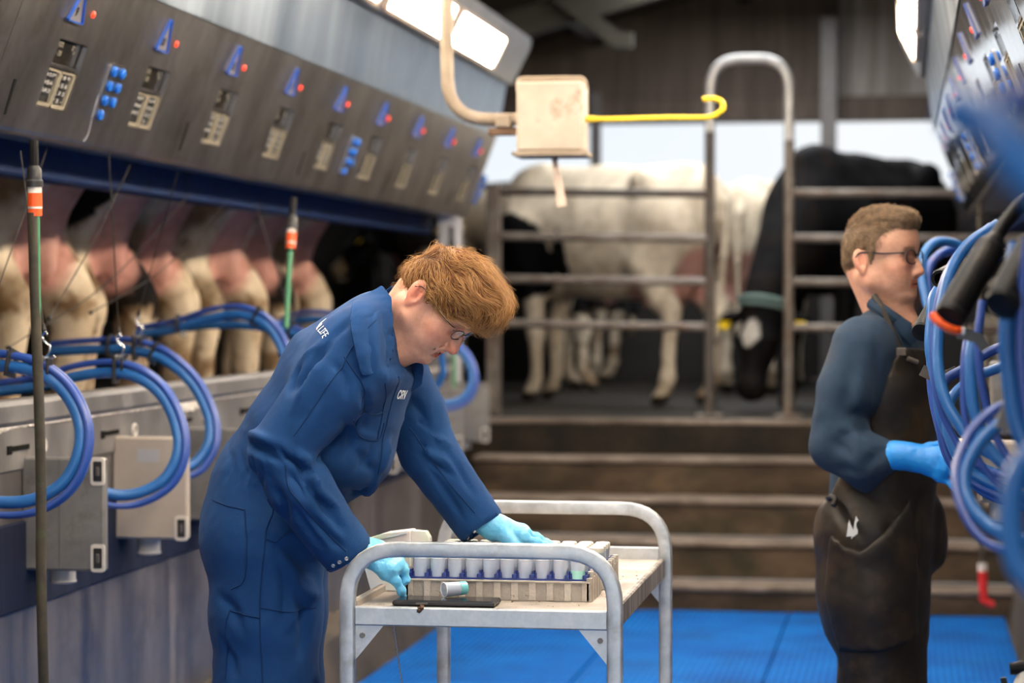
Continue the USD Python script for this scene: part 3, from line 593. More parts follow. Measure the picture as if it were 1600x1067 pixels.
def vial_mesh(h=.054, r=.0155):
    return lathe([(1e-5, 0), (r * .86, 0), (r * .88, .002), (r, h), (r * .90, h), (r * .80, .003), (1e-5, .003)], 20)
RX, RY = onY(657, 890, 5.02)[0], 5.02
rack(RX, RY, 4, 'front grey sample rack on the trolley with ten uncapped vials along its edge')
rack(RX + .012, RY + 4 * VP + .065, 4, 'rear grey sample rack on the trolley, behind the front one, full of capped vials')
ORD = ['first', 'second', 'third', 'fourth', 'fifth', 'sixth', 'seventh', 'eighth', 'ninth', 'tenth']
v0 = None; c0 = None
def vial(x, y, z, label, group, kind):
    global v0, c0
    if kind == 'open':
        if v0 is None:
            v0 = Thing('sample_vial', label, 'vial', (x, y, z), group); m = vial_mesh(); m.apply_translation((x, y, z)); v0.part('cup', m, 'vial_plastic', smooth=40)
            q = torus((x, y, z + .0535), .0152, .0012, (0, 0, 1), 20, 6); v0.part('rim', q, 'vial_rim')
        else: dup(v0, 'sample_vial', (x, y, z), 0, label, None, group)
    else:
        if c0 is None:
            c0 = Thing('capped_vial', label, 'vial', (x, y, z), group); m = vial_mesh(); m.apply_translation((x, y, z)); c0.part('cup', m, 'vial_plastic', smooth=40)
            c0.part('cap', lathe([(1e-5, .0595), (.0145, .0595), (.0165, .0575), (.0165, .048), (.0158, .048)][::-1], 20, (x, y, z)), 'cap_white', label='off-white snap cap', smooth=40)
        else: dup(c0, 'capped_vial', (x, y, z), 0, label, None, group)
for k in range(9):
    vial(RX + VP * k, RY, TZ + .032, f'translucent open vial, {ORD[k]} from the left in the front row of the front rack', 'open vials in the front row', 'open')
g = Thing('mint_vial', 'vial of pale mint green liquid, rightmost in the front row of the rack', 'vial', (RX + VP * 9, RY, TZ + .032))
m = vial_mesh(); m.apply_translation((RX + VP * 9, RY, TZ + .032)); g.part('cup', m, 'vial_plastic', smooth=40)
m = lathe([(1e-5, .0), (.0142, .0), (.0154, .030), (1e-5, .030)], 20, (RX + VP * 9, RY, TZ + .032)); m.apply_scale(1.0); g.part('liquid', lathe([(1e-5, .003), (.0137, .003), (.0157, .032), (1e-5, .032)], 20, (RX + VP * 9, RY, TZ + .0322)), 'mint', label='mint green liquid')
g.part('rim', torus((RX + VP * 9, RY, TZ + .0855), .0152, .0012, (0, 0, 1), 20, 6), 'vial_rim')
for j in range(1, 4):
    for k in range(10): vial(RX + VP * k, RY + VP * j, TZ + .032, f'capped vial, {ORD[k]} from the left in the {ORD[j]} row of the front sample rack', 'capped vials in the front rack', 'cap')
for j in range(4):
    for k in range(10):
        last = j == 3
        vial(RX + .012 + VP * k, RY + 4 * VP + .065 + VP * j, TZ + .032, f'capped vial, {ORD[k]} from the left in the rearmost row of the rear rack' if last else f'capped vial, {ORD[k]} from the left in the {ORD[j]} row of the rear sample rack', 'capped vials in the rear row' if last else 'capped vials in the rear rack', 'cap')
# phone
pa, pb, pc, pd = onZ(612, 941, TZ + .010), onZ(768, 945, TZ + .010), onZ(640, 930, TZ + .010), onZ(745, 936, TZ + .010)
PX0, PX1, PY0, PY1 = pa[0] - .002, pb[0] + .002, 4.865, 4.953
ph = Thing('smartphone', 'black smartphone in a chunky case lying on the trolley tray', 'phone', ((PX0 + PX1) / 2, 4.91, TZ))
ph.part('case', [box((PX0, PY0, TZ + .001), (PX1, PY1, TZ + .0125), .0035)] , 'phone_black')
ph.part('screen', box((PX0 + .010, PY0 + .007, TZ + .0122), (PX1 - .010, PY1 - .007, TZ + .0132), .0004), 'phone_glass', label='glossy dark screen')
ph.part('speaker_slot', box((PX1 - .004, PY0 + .025, TZ + .004), (PX1 + .0008, PY0 + .05, TZ + .008), .001), 'unit_grey'); ph.part('side_button', box((PX0 + .05, PY0 - .0012, TZ + .005), (PX0 + .075, PY0 + .001, TZ + .009), .0006), 'unit_grey')
# vial lying on the phone
A = onY(694, 923, 4.925); ax = np.array([.80, .60, 0.03]); ax /= np.linalg.norm(ax); A[2] = TZ + .0135 + .0157
sv = Thing('spilled_vial', 'open vial lying on its side on the phone with turquoise contents', 'vial', A)
sv.part('cup', lathe([(1e-5, .0), (.0133, 0), (.0137, .002), (.0155, .050), (.0142, .050), (.0125, .003), (1e-5, .003)], 22, A + ax * .05, -ax), 'vial_plastic', smooth=40)
sv.part('rim', torus(A, .0150, .0014, ax, 22, 6), 'vial_rim')
sv.part('contents', lathe([(1e-5, .0005), (.0138, .0005), (.0148, .017), (1e-5, .017)], 22, A + ax * .0505, -ax), 'aqua', label='turquoise residue at the closed end')
# white jug behind the left of the rack
JY = 5.15
J = lambda x, y: onY(x, y, JY)
jg = Thing('plastic_jug', 'grubby translucent white plastic jug with an open handle, left rear of the trolley', 'jug', (J(615, 900)[0], JY, TZ))
out = [J(*p)[[0, 2]] for p in [(586, 925), (572, 868), (577, 842), (605, 833), (640, 829), (666, 831), (671, 840), (676, 880), (662, 880), (657, 846), (646, 844), (644, 900), (640, 925)]]
P = Polygon(out).buffer(.003, quad_segs=3).buffer(-.001)
zlow = TZ + .002
body = Polygon([(x, max(z, zlow)) for x, z in P.exterior.coords]).buffer(0)
jg.part('side_shell', prism(body.intersection(sbox(-9, zlow, J(645, 900)[0], 9)), ((0, JY + .035, 0), (1, 0, 0), (0, 0, 1)), (0, .07)), 'jug', smooth=30)
jg.part('handle', prism(body.difference(sbox(-9, -9, J(645, 900)[0], 9)), ((0, JY + .016, 0), (1, 0, 0), (0, 0, 1)), (0, .032)), 'jug', smooth=30)
q0, q1 = J(578, 845), J(640, 831); jg.part('rim', tube([q0 + (0, -.035, 0), q1 + (0, -.035, 0), q1 + (0, .035, 0), q0 + (0, .035, 0), q0 + (0, -.034, 0)], .003, 6), 'jug')
# ============================================================ left stalls: boxes, pole, hose loops, cables
BK = ['nearest', 'second', 'third', 'fourth', 'fifth', 'sixth', 'seventh', 'eighth', 'ninth']
def box_plate(t, x0, x1, y, z0, z1, d, mat, tabs):
    t.part('body', box((x0, y, z0), (x1, y + d, z1), .006), mat)
    for (tx, tz) in tabs:
        c = np.array([tx, y, tz]); f = rrect(c[0] - .022, c[2] - .036, c[0] + .016, c[2] + .036, .008)
        w = t.part('latch_frame', prism(f, ((0, y + .001, 0), (1, 0, 0), (0, 0, 1)), (0, .005)), 'white_plastic')
        t.part('latch', prism(rrect(c[0] - .014, c[2] - .026, c[0] + .009, c[2] + .026, .003), ((0, y - .003, 0), (1, 0, 0), (0, 0, 1)), (0, .003)), 'black_plastic', parent=w)
        t.part('latch_key', box((c[0] - .007, y - .010, c[2] - .012), (c[0] + .003, y - .005, c[2] + .012), .002), 'unit_grey', parent=w)
for k in range(-1, 9):
    y = 6.0 + .7305 * k; cream = k == 1
    lab = {-1: 'grey meter box at the left frame edge below the first hose loop', 0: 'brushed grey meter box with two white latches, nearest whole one on the left', 1: 'cream meter box with a small grey label behind the second hose loop'}.get(k, f'grey meter box on the left pit wall, {BK[min(8, k)]} after the cream one')
    t = Thing('meter_box', lab, 'box', (-2.17, y, .8))
    if k == -1:
        box_plate(t, -2.27, -2.085, y, .83, 1.10, .03, 'box_grey', [])
        t.part('door', box((-2.26, y - .004, .85), (-2.12, y + .002, 1.08), .003), 'box_grey')
    elif cream:
        box_plate(t, -2.272, -2.045, y, .812, 1.108, .03, 'box_cream', [(-2.060, .845)])
        t.part('label_plate', prism(rrect(-2.195, 1.035, -2.13, 1.072, .002), ((0, y, 0), (1, 0, 0), (0, 0, 1)), (0, .002)), 'label_grey')
    else:
        box_plate(t, -2.272, -2.045, y, .80, 1.095, .03, 'box_grey', [(-2.060, .835), (-2.060, 1.06)] if k == 0 else [(-2.060, .835)])
        t.part('fold_line', box((-2.17, y - .0012, .805), (-2.166, y + .001, 1.09)), 'galv_old')
        if k == 2: t.part('label_plate', prism(rrect(-2.13, 1.0, -2.07, 1.05, .002), ((0, y, 0), (1, 0, 0), (0, 0, 1)), (0, .002)), 'label_grey')
    t.part('back_box', box((-2.268, y + .028, .81), (-2.13, y + .13, 1.07), .006), 'box_grey')
    t.part('outlet_cup', lathe([(.033, 0), (.033, -.05), (.028, -.055), (1e-5, -.055)], 20, (-2.185, y + .075, .815)), 'cup_grey'); t.part('cup_ring', torus((-2.185, y + .075, .765), .032, .004, (0, 0, 1), 20, 6), 'cup_grey')
    # keyhole slots in the curb above each box
    s = [box((-2.262, y - .10, 1.115), (-2.259, y + .03, 1.128)), box((-2.2618, y - .125, 1.108), (-2.259, y - .095, 1.130))]
    t.part('hanger_slot', s, 'slot_black')
for i, y in enumerate((5.97 + .16, 6.9, 7.63)):
    single('curb_ring', torus((-2.258, y, 1.118), .017, .004, (1, 0, 0), 20, 6), 'salt_crust', f'pale oval ring mark on the left curb, {["nearest", "middle", "farthest"][i]} of three', 'ring')
# vertical spray pole
def spray_pole(top, bot, label, k, dirty=True):
    top, bot = np.asarray(top), np.asarray(bot); d = (bot - top); L = np.linalg.norm(d); u = d / L
    t = Thing('spray_hose', label, 'hose', bot)
    t.part('upper_hose', tube([top - u * .02, top + u * .05], .011, 10), 'black_rubber')
    t.part('connector', lathe([(.011, 0), (.017, .01), (.017, .032), (.020, .036), (.020, .05), (1e-5, .05)], 16, top + u * .04, u), 'black_plastic')
    t.part('collar', cyl(top + u * .088, top + u * .104, .0165, 16), 'white_plastic')
    t.part('sleeve', cyl(top + u * .104, top + u * .136, .0172, 16), 'orange', label='orange sleeve'); t.part('collar', cyl(top + u * .136, top + u * .141, .0172, 16), 'white_plastic'); t.part('sleeve', cyl(top + u * .141, top + u * .158, .0165, 16), 'orange', label='orange sleeve')
    if dirty:
        t.part('green_hose', tube([top + u * .15 + (.005, -.002, 0), top + u * .42 + (.002, 0, 0)], .0072, 8), 'hose_green')
        t.part('hose', tube(spline([top + u * .15 + (-.004, -.006, 0), top + u * .4 + (-.003, 0, 0), top + d * .55 + (.002, 0, 0), top + d * .8 - (.002, 0, 0), bot], 8), .0125, 12), 'hose_dirty', label='grimy dark hose')
    else: t.part('green_hose', tube([top + u * .15, bot], .009, 8), 'hose_green')
spray_pole(onX(53, 232, -2.02), onX(69, 1090, -2.02), 'tall grimy hanging hose with an orange sleeve, at the left edge', 0)
spray_pole(onX(458, 318, -2.05), onX(447, 512, -2.05), 'green hanging hose with an orange tip behind the woman', 1, False)
spray_pole(onX(705, 360, -2.10), onX(712, 720, -2.10), 'green hanging hose in front of the grey column', 2, False)
# hose loops hanging in the pit from cables
def twin_hose(P, label, name='hose_loop', r=.0155, off=(.020, 0, .010), group=None, clips=(), hook=None, n=10):
    P = np.asarray(P, float); S = spline(P, n); t = Thing(name, label, 'hose', P[len(P) // 2], group)
    t.part('milk_hose', tube(S, r, 14), 'hose_blue')
    tt, N, B = frames(S); c = S.mean(0); outw = S - c; outw -= tt * (outw * tt).sum(1, keepdims=True); outw /= np.linalg.norm(outw, axis=1, keepdims=True) + 1e-9
    ph = np.linspace(0, 1, len(S))[:, None]; w = r * 1.62 + .006 * np.sin(ph * 9)
    t.part('pulse_hose', tube(S + outw * w + np.array([0, -.006, 0]), r * .56, 10), 'hose_twin', label='thin twin pulse hose'); t.part('pulse_hose', tube(S + outw * (w + .002) + np.array([0, .012, 0]), r * .56, 10), 'hose_twin', label='thin twin pulse hose')
    for i in clips:
        j = min(len(S) - 2, int(i * (len(S) - 1))); a = S[j]; d = tt[j]; o = outw[j]
        q = sweep([a - d * .010, a + d * .010], [(u * r * 1.25, v) for u, v in ((-1, -r * 1.3), (1, -r * 1.3), (1, r * 1.3), (-1, r * 1.3))])
        f = np.stack([o, np.cross(d, o)]); hw = r * 1.3
        pts = [a + o * (r * 2.3) + f[1] * hw, a + o * (r * 2.3) - f[1] * hw, a - o * hw - f[1] * hw, a - o * hw + f[1] * hw, a + o * (r * 2.3) + f[1] * hw]
        t.part('hose_clip', sweep(np.array(pts) , [(-.002, -.011), (.002, -.011), (.002, .011), (-.002, .011)]), 'black_plastic', label='black hose clip')
    if hook is not None:
        h = np.asarray(hook, float); a = S[np.argmin(np.linalg.norm(S - h, axis=1))]
        t.part('hanger_strap', [box(a + (-.014, -.022, -.03), a + (-.004, .022, .050), .003), box(a + (.010, -.02, .005), a + (.016, .02, .045), .002)], 'black_plastic')
        t.part('hook', tube(spline([a + (0, 0, .045), a + (.012, 0, .058), a + (.014, 0, .074), a + (.002, 0, .084), a + (-.006, 0, .098), a + (.002, 0, .110), a + (.008, 0, .102)], 6), .0035, 8), 'chrome')
        t.part('clip_bolt', cyl(a + (-.008, -.004, .038), a + (.028, -.004, .050), .004, 8), 'chrome')
        t.hook = a + (0, 0, .108)
    return t
def loop_px(pts, Y0, Y1, **k):
    ys = np.linspace(Y0, Y1, len(pts)); return [onY(x, y, Y) for (x, y), Y in zip(pts, ys)]
L1 = twin_hose(loop_px([(-190, 640), (-140, 590), (-60, 569), (0, 571), (55, 581), (98, 610), (124, 660), (122, 710), (97, 755), (50, 781), (-10, 784), (-80, 770)], 5.80, 5.66), 'blue twin hose loop hanging at the left edge in front of the pole', hook=onY(66, 583, 5.73), clips=(.3,))
L2 = twin_hose(loop_px([(-20, 613), (60, 604), (120, 588), (172, 582), (215, 590), (252, 618), (275, 665), (277, 710), (255, 750), (210, 772), (165, 770), (120, 745)], 6.62, 6.40), 'blue twin hose loop in front of the cream meter box', hook=onY(172, 583, 6.50), clips=(.14,))
L3 = twin_hose(loop_px([(80, 549), (150, 546), (205, 547), (255, 562), (300, 600), (325, 650), (326, 690), (308, 720), (285, 731), (250, 730)], 7.35, 7.10), 'blue twin hose loop hanging just left of the woman\'s back', hook=onY(203, 549, 7.24), clips=(.16, .3))
L4 = twin_hose(loop_px([(215, 523), (270, 515), (330, 497), (375, 492), (415, 508), (440, 545), (450, 600), (430, 650), (390, 690), (340, 697), (300, 700)], 8.05, 7.75), 'blue twin hose loop half hidden behind the woman\'s shoulder', clips=(.12, .36))
L5 = twin_hose(loop_px([(250, 517), (330, 508), (400, 510), (455, 520), (500, 545), (520, 600), (500, 650)], 8.75, 8.5), 'blue hose arc passing behind the woman\'s shoulder blade', clips=(.5,))
L6 = twin_hose(loop_px([(440, 506), (490, 499), (540, 505), (585, 525), (610, 580), (590, 640)], 9.6, 9.3), 'far blue hose arc above the woman\'s back lettering')
L7 = twin_hose(loop_px([(640, 640), (672, 616), (692, 585), (690, 553), (705, 540), (728, 560), (737, 592), (725, 620), (695, 631), (660, 628)], 10.4, 10.2), 'pair of blurred blue hose rings below the woman\'s chin', r=.0145)
cab = []
def cable(a, b, label, sag=0.0):
    a, b = np.asarray(a), np.asarray(b); t = Thing('lift_cable', label, 'cable', b); m = (a + b) / 2 - (0, 0, sag)
    t.part('cord', tube(spline([a, m, b], 6), .0019, 6), 'cable'); t.part('knot', lathe([(1e-5, 0), (.007, .006), (.004, .022), (1e-5, .026)], 8, b, a - b), 'cable')
cable(onX(32, 236, -2.2), L1.hook, 'dark lift cable running down to the nearest hose loop hook')
cable(onX(170, 240, -2.2), L2.hook, 'thin upright lift cable above the second hose loop')
cable(onX(278, 268, -2.2), L3.hook, 'slanting lift cable above the third hose loop')
cable(onX(75, 228, -2.3), onY(-10, 470, 5.9), 'dark cord crossing the orange sleeve at the left edge')
cable(onX(205, 255, -2.3), onY(75, 500, 6.3), 'dark cord slanting behind the second lift cable', .02)
cable(onX(300, 300, -2.4), onY(10, 545, 6.6), 'long sagging dark cord across the cow legs', .06)
cable(onX(400, 318, -2.25), onY(447, 470, 8.2), 'thin lift cable slanting to the green hose behind the woman')
cable(onX(350, 320, -2.4), onY(140, 490, 7.3), 'faint cord across the third cow\'s legs', .05)
# ============================================================ right stalls, near and out of focus
def hose(P, r, mat, label, name='milk_hose', extra=()):
    S = spline(P, 10); t = Thing(name, label, 'hose', S[len(S) // 2]); t.part('tube', tube(S, r, 14), mat)
    for q, rr, m in extra: t.part('twin_tube', tube(spline(q, 10), rr, 10), m)
    return t
def pxs(l, Y0, Y1): return loop_px(l, Y0, Y1)
twin_hose(pxs([(1600, 640), (1566, 660), (1532, 690), (1508, 735), (1510, 775), (1534, 812), (1570, 836), (1620, 848)], 3.75, 3.55), 'pair of blue hoses bowing left in front of the young man\'s glove', r=.0105)
hose(pxs([(1590, 380), (1578, 450), (1574, 540), (1582, 620), (1596, 680), (1640, 760)], 3.5, 3.45), .0125, 'hose_blue', 'thick blue hose dropping below the rightmost teat cup')
hose(pxs([(1606, 372), (1598, 460), (1596, 560), (1606, 660)], 3.4, 3.4), .007, 'hose_twin', 'thin blue hose at the right frame edge beside the thick one')
hose(pxs([(1522, 520), (1516, 570), (1522, 640), (1545, 700), (1590, 740), (1660, 760)], 4.2, 4.1), .0105, 'hose_blue', 'blue hose falling from the black clip under the orange tipped cup')
hose(pxs([(1512, 520), (1506, 570), (1508, 650), (1530, 720), (1580, 770), (1660, 790)], 4.25, 4.15), .006, 'hose_twin', 'thin blue hose left of the clip hose')
hose(pxs([(1535, 470), (1528, 540), (1538, 620), (1560, 690), (1600, 740), (1660, 760)], 4.1, 4.0), .007, 'hose_twin', 'thin dark blue hose between the two big teat cups')
hose(pxs([(1560, 350), (1510, 385), (1480, 440), (1466, 520), (1468, 590), (1490, 650), (1540, 705), (1640, 740)], 4.6, 4.4), .0105, 'hose_blue', 'blue hose curving down behind the orange tipped teat cup')
hose(pxs([(1548, 352), (1500, 392), (1470, 450), (1458, 530), (1462, 610), (1484, 672), (1530, 728), (1640, 765)], 4.65, 4.5), .0065, 'hose_twin', 'thin blue hose along the outside of the curved one')
hose(pxs([(1500, 420), (1462, 460), (1456, 500), (1454, 545), (1464, 600), (1478, 670), (1530, 730), (1630, 760)], 4.9, 4.8), .012, 'hose_blue', 'blue hose close beside the young man\'s collar')
hose(pxs([(1535, 405), (1495, 382), (1465, 378), (1446, 394), (1440, 425), (1450, 480)], 7.1, 6.9), .014, 'hose_blue', 'dusky blue hose bent over behind the young man\'s glasses')
hose(pxs([(1560, 400), (1500, 390), (1466, 400), (1450, 430), (1456, 490)], 7.2, 7.0), .014, 'hose_twin', 'lower dusky hose behind the young man\'s nose')
hose(pxs([(1600, 560), (1560, 575), (1520, 592), (1486, 625), (1482, 680), (1520, 740), (1630, 790)], 4.8, 4.7), .010, 'hose_blue', 'blurred blue hose crossing behind the hanging ones')
hose(pxs([(1600, 530), (1550, 548), (1508, 575), (1474, 600), (1468, 660), (1500, 740), (1620, 800)], 5.0, 4.9), .010, 'hose_twin', 'dark blue hose crossing higher behind the hanging ones')
hose(pxs([(1475, 430), (1462, 500), (1455, 580), (1464, 650), (1490, 720), (1550, 775), (1640, 790)], 5.4, 5.3), .011, 'hose_twin', 'blue hose hanging right beside the apron bib')
hose(pxs([(1640, 690), (1596, 730), (1580, 800), (1590, 880), (1630, 930)], 2.4, 2.3), .0125, 'hose_blue', 'very blurred blue hose bulging in at the lower right edge')
hose(pxs([(1625, 700), (1584, 745), (1571, 805), (1582, 880), (1620, 940)], 2.45, 2.35), .006, 'hose_twin', 'very blurred thin hose beside the bulging one')
hose([(.030, 1.36, 1.605), (.048, 1.33, 1.594), (.060, 1.30, 1.575), (.085, 1.27, 1.55), (.11, 1.24, 1.53)], .0135, 'hose_blue', 'huge out of focus blue hose close to the lens, upper right')
hose([(.038, 1.42, 1.60), (.056, 1.38, 1.615), (.075, 1.35, 1.612), (.11, 1.30, 1.60)], .009, 'hose_twin', 'out of focus dark blue hose above the huge one')
# teat cups (black shells)
def teat_cup(a, b, r, label, tip=None, neck=True, hole=False):
    a, b = np.asarray(a), np.asarray(b); u = (b - a); L = np.linalg.norm(u); u /= L; t = Thing('teat_cup', label, 'teat cup', b)
    pr = [(r * .55, 0), (r * .62, L * .03), (r * .86, L * .10), (r * .95, L * .16), (r, L * .5), (r * 1.02, L * .95), (r * .96, L)]
    if hole: pr += [(r * .62, L), (r * .55, L * .82), (1e-5, L * .8)]
    else: pr += [(r * .6, L * 1.02), (1e-5, L * 1.02)]
    t.part('shell', lathe([(1e-5, 0)] + pr, 28, a, u), 'black_rubber', smooth=40)
    t.part('shell_ring', torus(a + u * L * .15, r * .93, r * .06, u, 24, 6), 'black_plastic'); t.part('shell_ring', torus(a + u * L * .955, r * 1.0, r * .05, u, 24, 6), 'black_plastic')
    if neck: t.part('short_hose', tube(spline([a + u * .01, a - u * .04, a - u * .09 + (.012, 0, .004), a - u * .12 + (.045, 0, .006)], 6), r * .48, 12), 'black_rubber')
    if tip:
        s = np.cross(u, [0, 1, 0]); s /= np.linalg.norm(s); c = b + u * .006; R = r * .92
        ang = np.linspace(-1.2, 1.2, 14); P = [c + s * R * math.sin(x) * 1.1 + np.array([0, -1, 0]) * R * .5 * math.cos(x) + u * (.012 * math.cos(x)) for x in ang]
        t.part('tip_ring', tube(P, r * .27, 10), 'orange', label='bright orange plug ring')
    return t
teat_cup(onY(1556, 372, 3.95), onY(1482, 498, 3.8), .0245, 'big black teat cup with an orange ring, right of the young man', tip=True)
teat_cup(onY(1622, 372, 3.5), onY(1566, 478, 3.4), .0255, 'black teat cup at the right frame edge')
teat_cup(onY(1512, 412, 4.9), onY(1469, 436, 4.7), .0185, 'black teat cup showing its open end near the young man\'s chin', hole=True)
teat_cup(onY(1468, 470, 5.0), onY(1440, 520, 4.9), .021, 'dark blurred teat cup behind the blue hose near the collar')
cl = Thing('hose_bracket', 'black angular hose bracket below the orange ring', 'bracket', onY(1515, 528, 4.0))
a = onY(1497, 520, 4.0); b = onY(1528, 528, 4.0); c = onY(1540, 545, 4.0)
cl.part('bar', sweep([a, b, c], [(-.008, -.009), (.008, -.009), (.008, .009), (-.008, .009)]), 'black_plastic'); cl.part('metal_clip', box(a + (-.004, -.012, -.004), a + (.012, -.004, .008), .002), 'galvanised'); cl.part('pin', cyl(a + (.010, -.006, -.006), a + (.014, -.006, .028), .0018, 8), 'chrome')
cl = Thing('claw_bracket', 'dark curved bracket against the apron bib', 'bracket', onY(1462, 578, 5.2)); a, b, c = onY(1440, 578, 5.2), onY(1468, 590, 5.2), onY(1496, 580, 5.2)
cl.part('arm', sweep(spline([a, b, c], 5), [(-.005, -.012), (.005, -.012), (.005, .012), (-.005, .012)]), 'rail_dark'); cl.part('pad', box(c - (.004, .012, .006), c + (.006, .012, .006), .003), 'rail_dark')
cl = Thing('hose_holder', 'grey angular hose holder at the right edge beside the bowed hoses', 'holder', onY(1580, 665, 3.6)); a, b, c = onY(1556, 668, 3.6), onY(1584, 676, 3.6), onY(1640, 640, 3.6)
cl.part('wedge', prism([(0, 0), (.030, -.004), (.012, .045)], (a, (1, 0, 0), (0, 0, 1)), (-.012, .012)), 'unit_grey'); cl.part('rod', tube([b, c], .007, 10), 'galv_old'); cl.part('collar', tube([b + (c - b) * .5, b + (c - b) * .62], .010, 10), 'label_grey')
# boxes under the right curb and the red spray handle
t = Thing('meter_box', 'cream meter box with a black latch behind the right hoses', 'box', onY(1545, 740, 6.2))
p = onY(1528, 690, 6.2); q = onY(1575, 786, 6.2); t.part('body', box((p[0], 6.2, q[2]), (q[0] + .12, 6.3, p[2]), .006), 'box_cream'); c = onY(1541, 767, 6.2)
t.part('latch', prism(rrect(c[0] - .010, c[2] - .022, c[0] + .010, c[2] + .022, .003), ((0, 6.2, 0), (1, 0, 0), (0, 0, 1)), (0, .005)), 'black_plastic'); t.part('outlet_cup', cyl((p[0] + .06, 6.25, q[2] - .05), (p[0] + .06, 6.25, q[2] + .004), .03, 16), 'cup_grey')
t = Thing('meter_box', 'tall grey meter panel behind the hanging hoses on the right', 'box', onY(1570, 600, 7.0)); p = onY(1548, 565, 7.0); q = onY(1620, 680, 7.0)
t.part('body', box((p[0], 7.0, q[2]), (q[0], 7.1, p[2]), .006), 'box_grey'); t.part('seam', box((p[0] + .035, 6.996, q[2]), (p[0] + .040, 7.001, p[2])), 'unit_grey')
a, b = onY(1535, 880, 10.6), onY(1537, 940, 10.6)
t = Thing('spray_gun', 'red spray handle hanging in front of the steps on the right', 'spray gun', b)
t.part('hose', tube([onY(1531, 300, 10.6), onY(1530, 600, 10.6), a], .010, 8), 'hose_dirty'); t.part('collar', cyl(a, a + (b - a) * .22, .020, 14), 'white_plastic'); t.part('grip', cyl(a + (b - a) * .2, b, .021, 14, .017), 'red_plastic'); t.part('trigger', sweep([b + (-.004, 0, .01), b + (.03, 0, -.012), b + (.045, 0, -.004)], circ(.017, 10)), 'red_plastic')
t = Thing('cup_stand', 'out of focus beige cup with a black spout at the lower right corner', 'cup', onY(1595, 1060, 4.5)); c = onY(1602, 1068, 4.5)
t.part('body', lathe([(1e-5, -.15), (.035, -.15), (.030, -.02), (.012, .025), (1e-5, .025)], 18, c), 'white_plastic'); t.part('spout', cyl(c + (-.028, 0, .026), c + (.03, 0, .034), .011, 12, .016), 'black_rubber'); t.part('lever', cyl(c + (-.035, 0, -.012), c + (-.04, 0, .010), .006, 8), 'black_plastic')
# ============================================================ gate, arch, dispenser
GY = 13.0
gt = Thing('rail_gate', 'brown steel rail gate at the top of the steps, left of the pipe arch', 'gate', (-1.65, GY, PZ))
gx0, gx1 = onY(772, 400, GY)[0], onY(1106, 400, GY)[0]
gt.part('post', box((gx0 - .04, GY - .04, PZ), (gx0 + .035, GY + .04, 2.14), .006), 'rail_steel')
for y, m in ((301, 'rail_dark'), (371, 'rail_steel'), (438, 'rail_steel'), (508, 'rail_steel')):
    z = onY(950, y, GY)[2]; gt.part('rail', tube([(gx0, GY, z + .01), (gx1, GY, z - .01)], .023, 12), m)
for px in (1008, ): pass
gr = Thing('rail_gate', 'brown steel rail gate right of the pipe arch, behind the young man', 'gate', (0, GY, PZ))
hx0 = onY(1238, 400, GY)[0]
for y in (302, 372, 441, 512): z = onY(1238, y, GY)[2]; gr.part('rail', tube([(hx0, GY, z), (.9, GY, z - .01)], .023, 12), 'rail_steel')
gr.part('post', box((.86, GY - .04, PZ), (.94, GY + .04, 2.2), .006), 'rail_steel')
ar = Thing('pipe_arch', 'tall grey bent pipe arch over the gap between the two rail gates', 'arch', (-.83, GY - .02, PZ))
ax0, ax1 = onY(1109, 300, GY)[0], onY(1233, 300, GY)[0]; zt = onY(1170, 92, GY)[2]
ar.part('hoop', tube(arc_path([(ax0, GY, 2.40), (ax0, GY, zt), (ax1, GY, zt), (ax1, GY, 2.35)], .17, 9), .027, 14), 'arch_steel')
ar.part('leg', tube([(ax0, GY, PZ), (ax0, GY, 2.41)], .0285, 14), 'rail_dark', label='dark lower leg'); ar.part('leg', tube([(ax1, GY, PZ), (ax1, GY, 2.36)], .0285, 14), 'rail_steel')
for x in (ax0, ax1): ar.part('base_plate', box((x - .07, GY - .07, PZ), (x + .07, GY + .07, PZ + .014), .004), 'rail_steel')
# beige swan-neck pipe with the dispenser
DY = 7.6; D = lambda x, y: onY(x, y, DY)
pp = Thing('swan_neck_pipe', 'dirty beige pipe coming down from the roof and bending right to the white dispenser', 'pipe', D(697, 0))
w = (D(707, 50) - D(687, 50))[0] / 2
pp.part('pipe', tube(np.vstack([[D(697, 0) + (0, 0, 1.2)], arc_path([D(697, 0), D(700, 187), D(812, 187)], .14, 12)]), w, 16), 'pipe_beige')
pp.part('bracket', box(D(764, 212) + (0, -.02, 0), D(812, 200) + (0, .02, 0), .004), 'rust'); pp.part('clamp', box(D(776, 200) + (0, -.03, 0), D(800, 178) + (0, .03, -.004), .004), 'pipe_beige')
c0_ = D(862, 186)
dp = Thing('towel_dispenser', 'smudged off-white box dispenser hung from a bent tube over the pit', 'dispenser', c0_)
a, b = D(812, 130), D(915, 238); dp.part('box', box((a[0], DY - .07, b[2]), (b[0], DY + .07, a[2]), .008), 'dispenser_white')
dp.part('hanger_tube', tube(arc_path([D(810, 142), D(810, 123), D(914, 122), D(914, 140)], .02, 5), .008, 10), 'pipe_beige', label='bent beige hanger tube')
a, b = D(802, 247), D(921, 237); dp.part('tray', box((a[0] + .012, DY - .075, a[2]), (b[0], DY + .075, b[2]), .004), 'pipe_beige'); dp.part('tray_pin', cyl(D(800, 240), D(815, 240), .006, 8), 'rust')
sp = Thing('hanging_strap', 'pale strap hanging below the dispenser', 'strap', D(876, 320))
Q = [D(866, 246), D(870, 270), D(874, 295), D(878, 322)]; S = spline(Q, 5); sp.part('strap', sweep(S, [(-.0025, -.004), (.0025, -.004), (.0025, .004), (-.0025, .004)], np.linspace(1.9, 3.6, len(S))), 'strap'); sp.part('strap_knot', box(D(862, 250) + (0, -.01, 0), D(872, 244) + (0, .01, 0), .002), 'rust')
